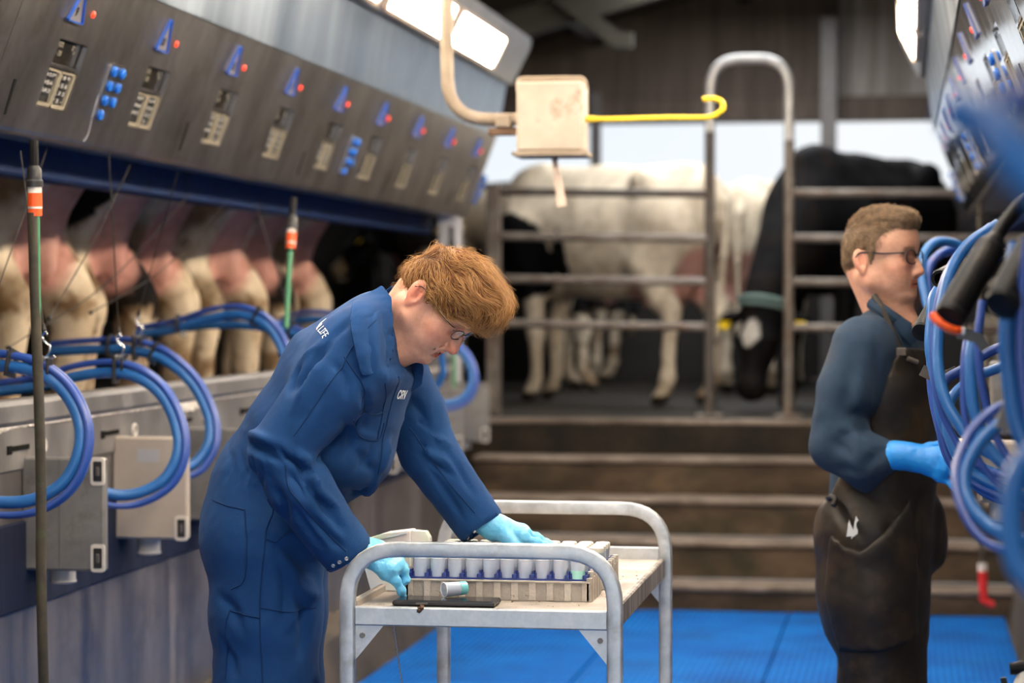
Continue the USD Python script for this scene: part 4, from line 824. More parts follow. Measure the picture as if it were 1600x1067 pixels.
yp = Thing('yellow_prod', 'yellow plastic stick with a hooked end sticking out behind the dispenser', 'stick', D(1000, 185))
yp.part('stick', tube(spline([D(880, 186), D(960, 186), D(1040, 184), D(1090, 184), D(1112, 182), D(1128, 172), D(1128, 160), D(1115, 154), D(1098, 155)], 7), .0088, 12), 'yellow'); yp.part('grip', tube([D(880, 186), D(930, 186)], .0105, 12), 'yellow')
# ============================================================ cows
M('cow_coat', (1, 1, 1), (0.80, 0.78, 0.75), 0.75, vcol=True, scale=14, bump=.35, bscale=60, bstretch=(1, 1, .35), sheen=.0, spec=.10)
M('cow_eye', (0.01, 0.008, 0.006), None, 0.1); M('ear_tag', (0.80, 0.55, 0.01), None, 0.4); M('halter_green', (0.16, 0.24, 0.21), None, 0.7)
M('hoof', (0.05, 0.04, 0.03), None, 0.6)
def cow_shape(head='up', s=1.0, h=.022, legswing=0.0, fat=1.0, tail=True):
    f = Field((-1.02, -.52, -.02), (1.55, .52, 1.75), h)
    f.ell((-.08, 0, .97), (.72, .31, .37), .05); f.ell((.42, 0, .98), (.33, .27, .38), .08); f.ell((-.52, 0, 1.10), (.32, .27, .26), .08)
    f.cone((-.68, 0, 1.28), (.52, 0, 1.30), .09, .11, .10); f.cone((.45, 0, 1.33), (.62, 0, 1.33), .07, .06, .06)
    for y in (-1, 1):
        f.ell((-.44, .20 * y, 1.29), (.09, .07, .07), .07); f.ell((-.76, .10 * y, 1.20), (.06, .06, .07), .06)
        w = legswing * y
        f.cone((-.55, .18 * y, 1.05), (-.42, .20 * y, .84), .165, .11, .06, flat=((0, 1, 0), .8)); f.cone((-.64, .17 * y, 1.0), (-.56, .17 * y, .74), .12, .075, .05, flat=((0, 1, 0), .75))
        f.chain([(-.46, .19 * y, .80), (-.60 + w, .165 * y, .60), (-.66 + w, .15 * y, .53)], [.115 * fat, .072 * fat, .060 * fat], .05); f.cone((-.69 + w, .15 * y, .575), (-.655 + w, .15 * y, .50), .034, .040, .03)
        f.chain([(-.655 + w, .15 * y, .53), (-.635 + w, .15 * y, .30), (-.63 + w, .15 * y, .15), (-.60 + w, .15 * y, .07)], [.054 * fat, .041 * fat, .046, .045], .03)
        f.cone((-.595 + w, .15 * y, .06), (-.55 + w, .15 * y, .03), .050, .048, .02)
        f.cone((.46, .19 * y, 1.0), (.42, .18 * y, .74), .15, .085, .07); f.chain([(.42, .17 * y, .76), (.46 - w, .15 * y, .42), (.46 - w, .15 * y, .40), (.455 - w, .15 * y, .14), (.49 - w, .15 * y, .07)], [.082, .052, .052, .038, .045], .03)
        f.cone((.49 - w, .15 * y, .06), (.53 - w, .15 * y, .03), .048, .046, .02)
    f.ell((-.45, 0, .72), (.21, .165, .16), .05); f.ell((-.56, 0, .84), (.165, .145, .19), .04)
    for x in (-.52, -.36):
        for y in (-.07, .07): f.cone((x, y, .58), (x, y, .505), .018, .013, .02)
    tl = [(-.78, 0, 1.28), (-.88, .01, 1.16), (-.88, .02, .85), (-.85, .02, .55)] if tail else [(-.78, 0, 1.28), (-.83, .01, 1.16), (-.76, .02, .95), (-.70, .02, .80)]; f.chain(tl, [.045, .028, .022, .020], .03); f.cone(tl[3], np.array(tl[3]) + (.02, 0, -.18), .035, .028, .02)
    if head == 'up': nk, pl, mz = (.60, 0, 1.16), (1.02, 0, 1.40), (1.42, 0, 1.18)
    elif head == 'level': nk, pl, mz = (.60, 0, 1.10), (1.05, 0, 1.12), (1.34, 0, .78)
    else: nk, pl, mz = (.58, 0, 1.06), (1.00, 0, .56), (1.14, 0, .09)
    nk, pl, mz = map(np.array, (nk, pl, mz)); ax = (mz - pl) / np.linalg.norm(mz - pl); sd = np.array([0, 1.0, 0]); upv = np.cross(ax, sd)
    if upv[0] + upv[2] * .5 < 0 and head != 'up': upv = -upv
    if head == 'up' and upv[2] < 0: upv = -upv
    f.cone(nk + (0, 0, -.05), pl - ax * .02, .23, .125, .10, flat=((0, 0, 1), 1.2)); f.cone(nk + (-.1, 0, -.2), nk + (.22, 0, -.16), .12, .06, .10)
    L = np.linalg.norm(mz - pl)
    f.cone(pl + ax * .04, pl + ax * .22, .112, .098, .05); f.cone(pl + ax * .20, mz - ax * .05, .092, .068, .05); f.ell(mz - ax * .03, (.075, .085, .07), .04)
    ears = []
    for y in (-1, 1):
        f.ell(pl + ax * .20 + sd * .085 * y + upv * .03, (.04, .035, .04), .04)
        e0, e1 = pl + ax * .05 + sd * .10 * y - upv * .02, pl + ax * .09 + sd * .30 * y - upv * .03
        f.cone(e0, e0 * .45 + e1 * .55, .032, .055, .03, flat=(ax, .55)); f.cone(e0 * .45 + e1 * .55, e1, .055, .018, .02, flat=(ax, .55)); ears.append((e0, e1))
        f.ell(mz + ax * .035 + sd * .035 * y + upv * .02, (.014, .014, .014), .01, 'sub')
    m = laplace(f.mesh(), 3); nn_ = vnormals(m); v_ = np.asarray(m.vertices); m.vertices = v_ + nn_ * (.010 * fbm(v_ * (7, 7, 3.5), 3, 17))[:, None]; m.vertices *= s
    info = dict(pl=pl * s, ax=ax, mz=mz * s, up=upv, ears=[(a * s, b * s) for a, b in ears], eyes=[(pl + ax * .20 + sd * .106 * y + upv * .045) * s for y in (-1, 1)], s=s)
    return m, info
def coat(m, info, kind, seed, soil_k=1.0):
    v = np.asarray(m.vertices) / info['s']; x, y, z = v.T
    n = fbm(v * (1.5, 1.8, 1.6) + seed * 3.7, 3, seed); fine = fbm(v * 7, 4, seed + 9); soil = fbm(v * 3.2 + 11, 4, seed + 4)
    white = np.array((.80, .69, .53)); black = np.array((.005, .005, .006)); pink = np.array((.60, .31, .265)); brown = np.array((.17, .085, .028))
    t = {'pure': 9, 'white': .42, 'mixed': .02, 'dark': -.30, 'black': -9}[kind]
    blk = n > t
    if kind == 'white': blk = (n > t)
    if kind in ('mixed', 'dark'): blk &= z > .52 + .1 * fine
    c = np.where(blk[:, None], black, white)
    if kind == 'shoulder': pass
    spots = fbm(v * 13 + 5, 4, seed + 6); hock = np.exp(-(((x + .60) / .10) ** 2 + ((z - .60) / .11) ** 2))
    d = np.clip((np.clip(soil * 4.5 - .25, 0, .9) + np.clip(spots * 4.0 - .35, 0, .7) * (z < .95) + .55 * np.clip((.50 - z) / .5, 0, 1) + hock * (.35 + 1.2 * spots) + .10 * (x < -.5)) * soil_k, 0, 1)[:, None] * np.where(blk, .03, .85)[:, None]
    st = np.clip(fbm(v * (16, 16, 6) + 3, 4, seed + 2) * 3.2 + .1, 0, 1)[:, None] * np.where(blk, .02, .30)[:, None] * soil_k
    c = c * (1 - d) + brown * d; c = c * (1 - st) + np.array((.30, .17, .055)) * st
    hk = np.clip(1.3 - np.sqrt(((x + .64) / .075) ** 2 + ((z - .60) / .10) ** 2) + 1.2 * spots, 0, 1)[:, None] * np.where(blk, .05, .75)[:, None] * soil_k; c = c * (1 - hk) + np.array((.10, .055, .018)) * hk
    u = np.maximum(*[np.clip(1.22 - np.sqrt(((x - a) / b) ** 2 + (y / .17) ** 2 + ((z - e) / g) ** 2), 0, .16) / .16 for a, b, e, g in ((-.45, .22, .70, .18), (-.60, .19, .80, .21))])
    u = (u * (np.abs(y) < .17))[:, None] * .9; c = c * (1 - u) + pink * u * (1 + .15 * fine[:, None])
    hf = (z < .055)[:, None]; c = np.where(hf, (.05, .04, .03), c)
    return np.clip(c, 0.004, 1)
def make_cow(name, label, group, m, info, kind, seed, tags=True, halter=False, star=False, repaint=None, soil_k=1.0):
    t = Thing(name, label, 'cow', (0, 0, 0), group); c = coat(m, info, kind, seed, soil_k)
    v = np.asarray(m.vertices)
    if star:
        p = info['pl'] + info['ax'] * .19 * info['s'] + info['up'] * .10; d = np.linalg.norm((v - p) * (1, 1, .75), axis=1); c[(d < .058) & ((v - info['pl']) @ info['up'] > .02)] = (.62, .58, .52)
    if repaint: c = repaint(v / info['s'], c)
    t.part('body', m, 'cow_coat', col=c)
    s = info['s']
    for e in info['eyes']: q = trimesh.creation.icosphere(2, .021 * s); q.apply_translation(e - np.array([0, np.sign(e[1]) * .012, 0])); t.part('eye', q, 'cow_eye')
    if tags:
        for a, b in info['ears']:
            p = a * .35 + b * .65; n = info['ax']; w = np.array([0, 1.0, 0]); o = p + info['up'] * .028 * s
            q = sweep([o + n * .02, o + n * .065 * s], [(-.034, -.004), (.034, -.004), (.034, .004), (-.034, .004)]); t.part('ear_tag', q, 'ear_tag', label='yellow ear tag')
    if halter:
        p0 = info['pl'] + info['ax'] * .0; R = .135 * s; t.part('halter', torus(p0, R, .018, info['ax'], 28, 8), 'halter_green', label='grey-green neck strap'); t.part('halter_band', torus(p0 + info['ax'] * .035, R * .98, .012, info['ax'], 28, 8), 'halter_green')
    return t
def place(t, loc, deg): t.x.ClearXformOpOrder(); o = t.x.AddTranslateOp(opSuffix='at'); o.Set(Gf.Vec3d(*map(float, loc))); r = t.x.AddRotateZOp(opSuffix='turn'); r.Set(float(deg))
def dup_cow(src, name, loc, deg, label, group):
    path = uname('/World', name); x = UsdGeom.Xform.Define(stage, path); x.GetPrim().GetReferences().AddInternalReference(src.path)
    x.ClearXformOpOrder(); x.AddTranslateOp(opSuffix='at').Set(Gf.Vec3d(*map(float, loc))); x.AddRotateZOp(opSuffix='turn').Set(float(deg))
    tag(x.GetPrim(), label, 'cow', group); x.GetPrim().SetInstanceable(True)
mu, iu = cow_shape('up', 1.12, .024, .04, 1.28, False)
row = [make_cow('dairy_cow', 'cream dairy cow in the left row with a large pink udder, second stall in view', 'milked cows in the left row', mu, iu, 'white', 3),
       make_cow('dairy_cow', 'pale cow in the left row with a dirty thigh, third stall in view', 'milked cows in the left row', mu, iu, 'white', 8),
       make_cow('dairy_cow', 'black patched cow in the left row, behind the second grimy cable', 'milked cows in the left row', mu, iu, 'mixed', 5)]
RXC, RY0 = -3.64, 5.62
LAB = {-1: 'partly cropped cow with a black flank at the left frame edge', 3: 'pale cow in the left row above the third hose loop', 4: 'black patched cow in the left row left of the green hanging hose', 5: 'pale cow in the left row just right of the green hanging hose',
       6: 'pale cow in the left row above the woman\'s shoulder', 7: 'dark patched cow in the left row near the far end', 8: 'last cow of the left row beside the grey column'}
order = {-1: 2, 0: 0, 1: 1, 2: 2, 3: 0, 4: 2, 5: 1, 6: 0, 7: 2, 8: 1}
seen = set()
for k in range(-1, 9):
    loc = (RXC + .05 * math.sin(k * 2.3), RY0 + STALL * k, PZ); deg = 180 + 2 * math.sin(k * 1.7)
    i = order[k]
    if (k, i) in ((0, 0), (1, 1), (2, 2)): place(row[i], loc, deg)
    else: dup_cow(row[i], 'dairy_cow', loc, deg, LAB[k], 'milked cows in the left row')
def shoulder_patch(v, c):
    x, y, z = v.T; n = fbm(v * 3, 3, 2) * .22
    b = (np.hypot((x - .50) / .32, (z - .86) / .26) + n < 1) | (np.hypot((x - .12) / .06, (z - .86) / .17) + n < 1); c = c.copy(); c[b & (z > .55)] = (.005, .005, .006); return c
ms, is_ = cow_shape('level', 1.04, .024, .05)
w = make_cow('waiting_cow', 'white cow with a black shoulder patch standing side-on behind the left gate', 'waiting cows', ms, is_, 'pure', 21, repaint=shoulder_patch, soil_k=.38); place(w, (-1.82, 14.75, PZ), 180 - 32)
md, id_ = cow_shape('down', 1.08, .020, .02)
b = make_cow('waiting_cow', 'black cow lowering its head towards the arch, white star and yellow ear tags', 'waiting cows', md, id_, 'black', 1, halter=True, star=True); place(b, (-.28, 14.75, PZ), 180 + 62)
dup_cow(w, 'waiting_cow', (-.98, 16.9, PZ), 84, 'white cow standing behind the black one, only its rump in the gap', 'waiting cows')
k1 = make_cow('waiting_cow', 'black cow in the shade beneath the white cow\'s belly line', 'waiting cows', ms, is_, 'dark', 14); place(k1, (-2.75, 16.7, PZ), 8)
k2 = make_cow('waiting_cow', 'white and black cow with its rump showing above the young man\'s shoulder', 'waiting cows', ms, is_, 'mixed', 31); place(k2, (1.35, 17.6, PZ), 205)
dup_cow(k1, 'waiting_cow', (1.05, 16.45, PZ), 178, 'black cow behind the right gate and the young man\'s head', 'waiting cows')

dup_cow(k1, 'waiting_cow', (-2.9, 18.1, PZ), 182, 'dark cow at the back left, hidden up to its legs', 'waiting cows')
# ============================================================ people
def skin_mat(nm, c): M(nm, (1, 1, 1), (.90, .86, .84), 0.42, vcol=True, scale=90, bump=.12, bscale=420, sss=.12, spec=.4, lo=.35, hi=.7)
skin_mat('skin', 0)
def twill(nm, c1, c2, **k): M(nm, c1, c2, 0.82, scale=7, bump=.25, bscale=900, bstretch=(1, 1, .4), sheen=.03, spec=.15, **k)
twill('coverall_blue', (.0085, .046, .150), (.0115, .058, .182)); twill('coverall_seam_and_shade', (.006, .030, .10), (.008, .038, .12))
twill('shirt_blue', (.016, .034, .062), (.026, .048, .085), dirt=(.035, .032, .03), dscale=7, dlo=.55, dhi=.8)
twill('trouser_navy', (.012, .018, .035), (.018, .025, .045))
M('apron_rubber', (.006, .0055, .005), (.024, .017, .012), 0.55, scale=5, lo=.35, hi=.7, bump=.35, bscale=22, dirt=(.075, .044, .022), dscale=6.5, dlo=.50, dhi=.82, spec=.3)
M('glove_blue', (.125, .50, .82), (.17, .57, .88), 0.42, scale=9, bump=.35, bscale=110, sheen=.1, sss=.10)
M('glove_vivid', (.012, .24, .70), (.02, .29, .78), 0.40, scale=9, bump=.25, bscale=90)
M('white_text', (.78, .80, .84), None, .6); M('snap_metal', (.72, .72, .70), None, .28, 1.0); M('snap_dark', (.08, .08, .08), None, .4, .6)
M('frame_metal', (.10, .075, .055), None, .3, .7); M('frame_dark', (.012, .014, .022), None, .3); M('teeth', (.78, .74, .68), None, .3); M('eye_white', (.62, .58, .54), None, .15)
M('boot', (.015, .015, .016), (.03, .028, .025), .5, scale=9)
M('paper_white', (.74, .74, .72), None, .7)
n = {'f': ('fresnel', {'IOR': 1.45}), 't': ('transparent_bsdf', {'color': (.93, .95, .96)}), 'g': ('glossy_bsdf', {'color': (1, 1, 1), 'roughness': .03}), 'm': ('mix_closure', {})}
MATS['lens'] = usdkit.material(stage, '/World/Looks/lens', n, [('f.fac', 'm.fac'), ('t.BSDF', 'm.closure1'), ('g.BSDF', 'm.closure2')], surface='m.closure')
def hair_mat(nm, a, b, rough=.42): M(nm, a, b, rough, scale=55, stretch=(1, 1, 1), lo=.38, hi=.66, spec=.45)
M('hair_ginger', (.30, .128, .036), None, .45, spec=.4); hair_mat('hair_ginger_under', (.10, .034, .008), (.24, .10, .03), .6)
M('hair_gold', (.54, .30, .11), None, .42, spec=.4); M('hair_auburn', (.11, .036, .009), None, .5, spec=.3)
hair_mat('hair_brown', (.17, .105, .055), (.33, .215, .12)); hair_mat('hair_brown_under', (.105, .065, .036), (.19, .12, .068), .65)
class Head:
    """local frame: x to the face, y to the wearer's left, z up; origin between the ear canals"""
    def __init__(s, origin, pitch, yaw=0.0, roll=0.0, scale=1.0):
        cp, sp = math.cos(pitch), math.sin(pitch)
        R = np.array([[cp, 0, sp], [0, 1, 0], [-sp, 0, cp]])          # nod down by pitch: x -> (cp, 0, -sp)
        cy, sy = math.cos(yaw), math.sin(yaw); Rz = np.array([[cy, -sy, 0], [sy, cy, 0], [0, 0, 1]])
        cr, sr = math.cos(roll), math.sin(roll); Rx = np.array([[1, 0, 0], [0, cr, -sr], [0, sr, cr]])
        s.R = R @ Rz @ Rx; s.o = np.asarray(origin, float); s.k = scale
    def w(s, p): return s.o + s.k * (np.asarray(p, float) @ s.R.T)
    def l(s, p): return (np.asarray(p, float) - s.o) @ s.R / s.k
    def mesh(s, m): m = m.copy(); m.vertices = s.w(m.vertices); return m
def head_shape(neck_to, neck_r=.056, fem=False, smile=0.0):
    f = Field((-.12, -.105, -.20), (.155, .105, .155), .0024)
    f.ell((.016, 0, .048), (.084, .074, .088), .02); f.ell((.045, 0, .045), (.062, .066, .07), .03)
    f.ell((.045, 0, -.02), (.060, .058, .068), .03); f.ell((.03, 0, -.045), (.055, .053, .045), .03)
    for y in (-1, 1):
        f.cone((.012, .052 * y, -.045), (.072, .022 * y, -.086), .020, .018, .025); f.cone((.005, .055 * y, .0), (.012, .052 * y, -.045), .018, .019, .025)
        f.ell((.068, .042 * y, -.016), (.026, .022, .020), .022); f.ell((.072, .034 * y, -.045), (.024, .018, .024), .02)
    f.ell((.086, 0, -.088), (.021, .022, .016), .018); f.ell((.083, 0, -.055), (.024, .030, .030), .02)
    f.cone((.084, -.030, .030), (.084, .030, .030), .017, .017, .02); f.ell((.072, 0, .06), (.034, .055, .045), .03)
    for y in (-1, 1): f.ell((.105, .033 * y, .010), (.020, .018, .0125), .014, 'sub')
    for y in (-1, 1):
        f.ell((.083, .033 * y, .010), (.0135, .0155, .0125), .004)
        f.cone((.094, .020 * y, .0205), (.088, .047 * y, .0185), .0042, .004, .007); f.cone((.093, .022 * y, .001), (.087, .046 * y, .002), .0035, .0035, .008)
    f.chain([(.094, 0, .022), (.108, 0, -.006), (.1195, 0, -.028)], [.0085, .0095, .0118], .012)
    for y in (-1, 1): f.ell((.107, .0125 * y, -.034), (.0115, .0075, .0085), .008); f.ell((.113, .0075 * y, -.0425), (.005, .0035, .004), .003, 'sub')
    f.cone((.103, 0, -.040), (.104, 0, -.047), .006, .006, .008)
    for q, x0, r in ((-.0525, .1035, .0058), (-.0655, .1005, .0066)):
        f.chain([(x0 - .015, -.024, -.0585 + smile * .004), (x0 - .002, -.011, q), (x0, 0, q - .0005), (x0 - .002, .011, q), (x0 - .015, .024, -.0585 + smile * .004)], [.003, r * .9, r, r * .9, .003], .005)
    op = .0016 + .0042 * smile
    f.chain([(.088, -.023, -.0575 + smile * .004), (.106, -.010, -.0593), (.109, 0, -.0597), (.106, .010, -.0593), (.088, .023, -.0575 + smile * .004)], [.0010, op, op * 1.1, op, .0010], .003, 'sub')
    f.ell((.093, 0, -.076), (.010, .018, .004), .008, 'sub')
    if smile:
        for y in (-1, 1): f.chain([(.102, .020 * y, -.036), (.093, .031 * y, -.052), (.082, .034 * y, -.068)], [.0022, .0030, .002], .007, 'sub')
    for y in (-1, 1):      # ear
        ca, sa = math.cos(.22), math.sin(.22); R = np.array([[ca, 0, sa], [0, 1, 0], [-sa, 0, ca]])
        f.ell((-.010, .0775 * y, .004), (.0185, .0085, .031), .006, R=R.T); f.ell((-.004, .074 * y, -.024), (.009, .007, .010), .006)
        f.ell((-.005, .086 * y, .006), (.0115, .0065, .0225), .004, 'sub', R=R.T); f.cone((-.012, .081 * y, -.005), (-.016, .081 * y, .018), .0035, .003, .005); f.ell((.001, .082 * y, -.004), (.005, .006, .006), .004, 'sub')
        f.ell((.004, .0775 * y, -.004), (.004, .004, .0055), .003)
    n = np.asarray(neck_to, float); f.cone((-.022, 0, -.015), n, neck_r, neck_r * 1.06, .03, flat=((0, 1, 0), .95)); f.cone((.012, 0, -.06), n + (.03, 0, 0), neck_r * .62, neck_r * .7, .03)
    for y in (-1, 1): f.cone((-.018, .05 * y, -.035), n * .72 + (.030, -.020 * y, 0), .014, .009, .02)
    return laplace(f.mesh(), 2)
def face_paint(v, base, ruddy=.5, beard=0.0, brow=(.2, .12, .06), hair_line=None):
    """v: head-local points"""
    x, y, z = v.T; base = np.asarray(base); n = fbm(v * 38, 4, 3); n2 = fbm(v * 12, 3, 8)
    c = base * (1 + .10 * n[:, None] + .08 * n2[:, None])
    def add(col, w): nonlocal c; w = np.clip(w, 0, 1)[:, None]; c = c * (1 - w) + np.asarray(col) * w
    red = base * (1.02, .62, .56)
    blob = lambda p, r: np.exp(-(((v - p) / r) ** 2).sum(1))
    for s in (-1, 1): add(red, ruddy * .9 * blob((.075, .042 * s, -.022), (.03, .03, .022))); add(red * (1, .9, .9), ruddy * blob((-.008, .082 * s, .004), (.022, .012, .036)))
    add(red, ruddy * 1.2 * blob((.118, 0, -.030), (.016, .018, .016))); add(red, ruddy * .6 * blob((.085, 0, -.088), (.02, .02, .014)))
    add(base * (.78, .34, .33), .85 * ((np.abs(z + .0595) < .0125) & (np.abs(y) < .024) & (x > .086)) * np.clip((.0125 - np.abs(z + .0595)) / .004, 0, 1))
    add((.10, .03, .03), ((np.abs(z + .0597) < .0022) & (np.abs(y) < .022) & (x > .086)) * .8)
    for s in (-1, 1):
        add(brow, .75 * np.exp(-((z - .031 + 1.2 * np.abs(np.abs(y) - .032) ** 1.2 * .1) / .0042) ** 2) * (np.abs(np.abs(y) - .032) < .019) * (x > .07) * (y * s > 0))
        add(base * (.72, .55, .55), .45 * blob((.088, .033 * s, -.002), (.02, .02, .007)))
    if beard: add(base * (.60, .52, .50), beard * ((z < -.035) & (x > .0)) * np.clip((x + .01) / .05, 0, 1) * (.75 + .5 * fbm(v * 200, 2, 4)))
    return np.clip(c, .01, 1)
def strands(t, name, surf, H, mat, count, length, flow, lift, width, seed, parent=None, keep=None):
    """hair strands lying along a shell: t = thing, surf in head-local coordinates"""
    r = np.random.default_rng(seed); q = surf; pts, fi = trimesh.sample.sample_surface(q, count, seed=seed); nn = vnormals(q); tree = cKDTree(q.vertices)
    if keep is not None: k = keep(pts); pts = pts[k]
    P = [pts]; p = pts.copy(); steps = 6; L = length * (0.6 + .7 * r.random(len(pts))); jit = r.standard_normal((len(pts), 3)) * .24
    for s_ in range(steps - 1):
        N = nn[tree.query(p)[1]]; d = flow(p) + jit; d -= N * (d * N).sum(1, keepdims=True); d /= np.linalg.norm(d, axis=1, keepdims=True) + 1e-9
        p = p + d * (L / (steps - 1))[:, None]
        _, i = tree.query(p); V0 = np.asarray(q.vertices)[i]; Nn = nn[i]; off = ((p - V0) * Nn).sum(1); target = lift * (.25 + 1.1 * (s_ + 1) / steps) * (.4 + r.random(len(p)) * 1.2)
        p = p + Nn * (np.clip(target, 0, 1) - off)[:, None] * .8; P.append(p)
    P = np.stack(P, 1); W = H.w(P.reshape(-1, 3)) - t.base
    g = UsdGeom.BasisCurves.Define(stage, uname(t.path, name)); g.CreateTypeAttr('linear'); n = P.shape[1]
    g.CreateCurveVertexCountsAttr(Vt.IntArray.FromNumpy(np.full(len(P), n, np.int32))); g.CreatePointsAttr(Vt.Vec3fArray.FromNumpy(W.astype(np.float32)))
    wd = np.tile(np.linspace(1, .35, n) * width, len(P)); g.CreateWidthsAttr(Vt.FloatArray.FromNumpy(wd.astype(np.float32))); g.SetWidthsInterpolation('vertex'); bind_any(g.GetPrim(), mat)
    return tag(g.GetPrim(), kind='stuff')
def bind_any(p, m): UsdShade.MaterialBindingAPI.Apply(p).Bind(MATS[m])
def skin_body(t, H, head, core, paint):
    """one continuous skin surface: head, neck and the body under the clothes"""
    import manifold3d as mf
    hm = H.mesh(head)
    def man(m): return mf.Manifold(mf.Mesh(np.asarray(m.vertices, np.float32), np.asarray(m.faces, np.uint32)))
    try:
        u = T(man(hm) + man(core)); assert len(u.faces) > len(hm.faces) * .5
    except Exception as e: print('union failed', e); u = trimesh.util.concatenate([hm, core])
    return t.part('body', u, 'skin', col=paint(H.l(u.vertices)))
def glasses(t, H, mat, hw=.025, hh=.0165, x=.112, z=.006, r=.0012, temple_mat=None):
    for s in (-1, 1):
        a = np.linspace(0, 2 * np.pi, 29); c = np.array([x, .034 * s, z]); e = .75
        P = np.stack([c[0] - .012 * np.abs(np.sign(np.cos(a)) * np.abs(np.cos(a)) ** e * hw * .0 + (np.cos(a) * hw + c[1]) / .06) ** 2 * .5, c[1] + np.sign(np.cos(a)) * np.abs(np.cos(a)) ** e * hw, c[2] + np.sign(np.sin(a)) * np.abs(np.sin(a)) ** e * hh], 1)
        g = t.part('lens_rim', tube(H.w(P), r, 8), mat, parent=FR[0]) if FR else None
        ctr = P[:-1].mean(0); v = np.vstack([P[:-1], ctr]); n = len(P) - 1; i = np.arange(n); f = np.stack([i, (i + 1) % n, np.full(n, n)], 1)
        t.part('lens', trimesh.Trimesh(H.w(v), f, process=False), 'lens', parent=FR[0], smooth=False)
        h = np.array([x - .010, s * .0600, z + .008]); t.part('temple', tube(H.w(spline([(x - .0135, s * .0565, z + .010), (x - .022, s * .069, z + .010), (.05, s * .0755, z + .011), (-.004, s * .0815, z + .016), (-.020, s * .0845, z + .004)], 6)), r * 1.05, 8), mat, parent=FR[0])
    t.part('nose_bridge', tube(H.w(spline([(x - .001, -.0095, z + .004), (x + .004, 0, z + .008), (x - .001, .0095, z + .004)], 5)), r, 8), mat, parent=FR[0])
FR = []
def start_glasses(t, H, mat, x=.112, z=.006):
    FR.clear(); FR.append(t.part('glasses', [torus(H.w((x - .008, s * .010, z - .008)), .0028, .0012, H.R[:, 0], 12, 6) for s in (-1, 1)], mat, label='nose pads and wire frame of the spectacles'))
def decal(mesh, text, h, at, eu, ev, off=.0012):
    """lettering laid on a surface"""
    m = T(meshkit.text_mesh(text, h, .0008, h > .017)); v = np.asarray(m.vertices).copy(); v[:, 0] *= 1.12 if h < .017 else 1; v[:, 0] -= v[:, 0].max() * (1 if at[1] == 'end' else .5); N = vnormals(mesh); tree = cKDTree(mesh.vertices); o = np.asarray(at[0])
    eu, ev = np.asarray(eu, float), np.asarray(ev, float); n0 = np.cross(eu, ev); p = o + v[:, :1] * eu + v[:, 1:2] * ev
    for _ in range(3):
        d, i = tree.query(p, k=6); w = 1 / (d + 1e-4); w /= w.sum(1, keepdims=True); Nn = (N[i] * w[..., None]).sum(1); Nn /= np.linalg.norm(Nn, axis=1, keepdims=True); V0 = (np.asarray(mesh.vertices)[i] * w[..., None]).sum(1)
        p = p - Nn * ((p - V0) * Nn).sum(1, keepdims=True)
    return trimesh.Trimesh(p + Nn * (off + v[:, 2:]), m.faces, process=False)
def seam(t, mesh, px, r=.0018, mat='coverall_seam_and_shade', name='seam', parent=None, n=10, off=.0005):
    P = pick(mesh, px); N = vnormals(mesh)[cKDTree(mesh.vertices).query(P)[1]]; S = spline(P, n); tree = cKDTree(mesh.vertices); NN = vnormals(mesh)
    d, i = tree.query(S, k=4); w = 1 / (d + 1e-4); w /= w.sum(1, keepdims=True); Nn = (NN[i] * w[..., None]).sum(1); Nn /= np.linalg.norm(Nn, axis=1, keepdims=True); V0 = (np.asarray(mesh.vertices)[i] * w[..., None]).sum(1)
    S = S - Nn * ((S - V0) * Nn).sum(1, keepdims=True) + Nn * off
    k = np.array([.25, .5, .25]); S[1:-1] = sum(k[j] * S[j:len(S) - 2 + j] for j in range(3))
    return t.part(name, sweep(S, circ(r, 6)), mat, parent=parent)
def snap(t, mesh, px, parent, r=.0055):
    P = pick(mesh, [px])[0]; N = vnormals(mesh)[cKDTree(mesh.vertices).query(P, k=12)[1]].mean(0); N /= np.linalg.norm(N)
    q = t.part('snap_button', lathe([(r, 0), (r, .0015), (r * .75, .0024), (r * .55, .0016), (r * .25, .0014), (1e-5, .002)], 14, P, N), 'snap_metal', parent=parent, label='silver snap button')
def clip_poly(f, pts):
    """keep only what lies inside a polygon of (x, z) points, through all y"""
    pts = np.asarray(pts, float); X, Z = np.meshgrid(f.ax[0], f.ax[2], indexing='ij'); d = np.full(X.shape, 1e9); ins = np.zeros(X.shape, bool)
    for a, b in zip(pts, np.roll(pts, -1, 0)):
        ab = b - a; t = np.clip(((X - a[0]) * ab[0] + (Z - a[1]) * ab[1]) / (ab @ ab), 0, 1); d = np.minimum(d, np.hypot(X - a[0] - t * ab[0], Z - a[1] - t * ab[1]))
        c = (a[1] > Z) != (b[1] > Z)
        if abs(ab[1]) > 1e-12: ins ^= c & (X < a[0] + (Z - a[1]) / ab[1] * ab[0])
    s = np.where(ins, -d, d)[:, None, :]; f.F = np.maximum(f.F, s.astype(np.float32)); return f
def cut_poly(f, pts, y0, y1):
    g = Field([f.ax[0][0], 0, f.ax[2][0]], [f.ax[0][-1], 0, f.ax[2][-1]], f.h); g.ax = [f.ax[0], np.array([0.0]), f.ax[2]]; g.F = np.full((len(f.ax[0]), 1, len(f.ax[2])), -9, np.float32); clip_poly(g, pts)
    dy = np.abs(f.ax[1] - (y0 + y1) / 2) - (y1 - y0) / 2; f.F = np.maximum(f.F, -np.maximum(g.F, dy[None, :, None]).astype(np.float32)); return f
def wrinkle(m, amp, scale, seed, stretch=(1, 1, 1)):
    N = vnormals(m); v = np.asarray(m.vertices); n = fbm(v * np.asarray(stretch) * scale, 4, seed); r = 1 - np.abs(n) * 2.2; m.vertices = v + N * (amp * (r - .5))[:, None]; return m
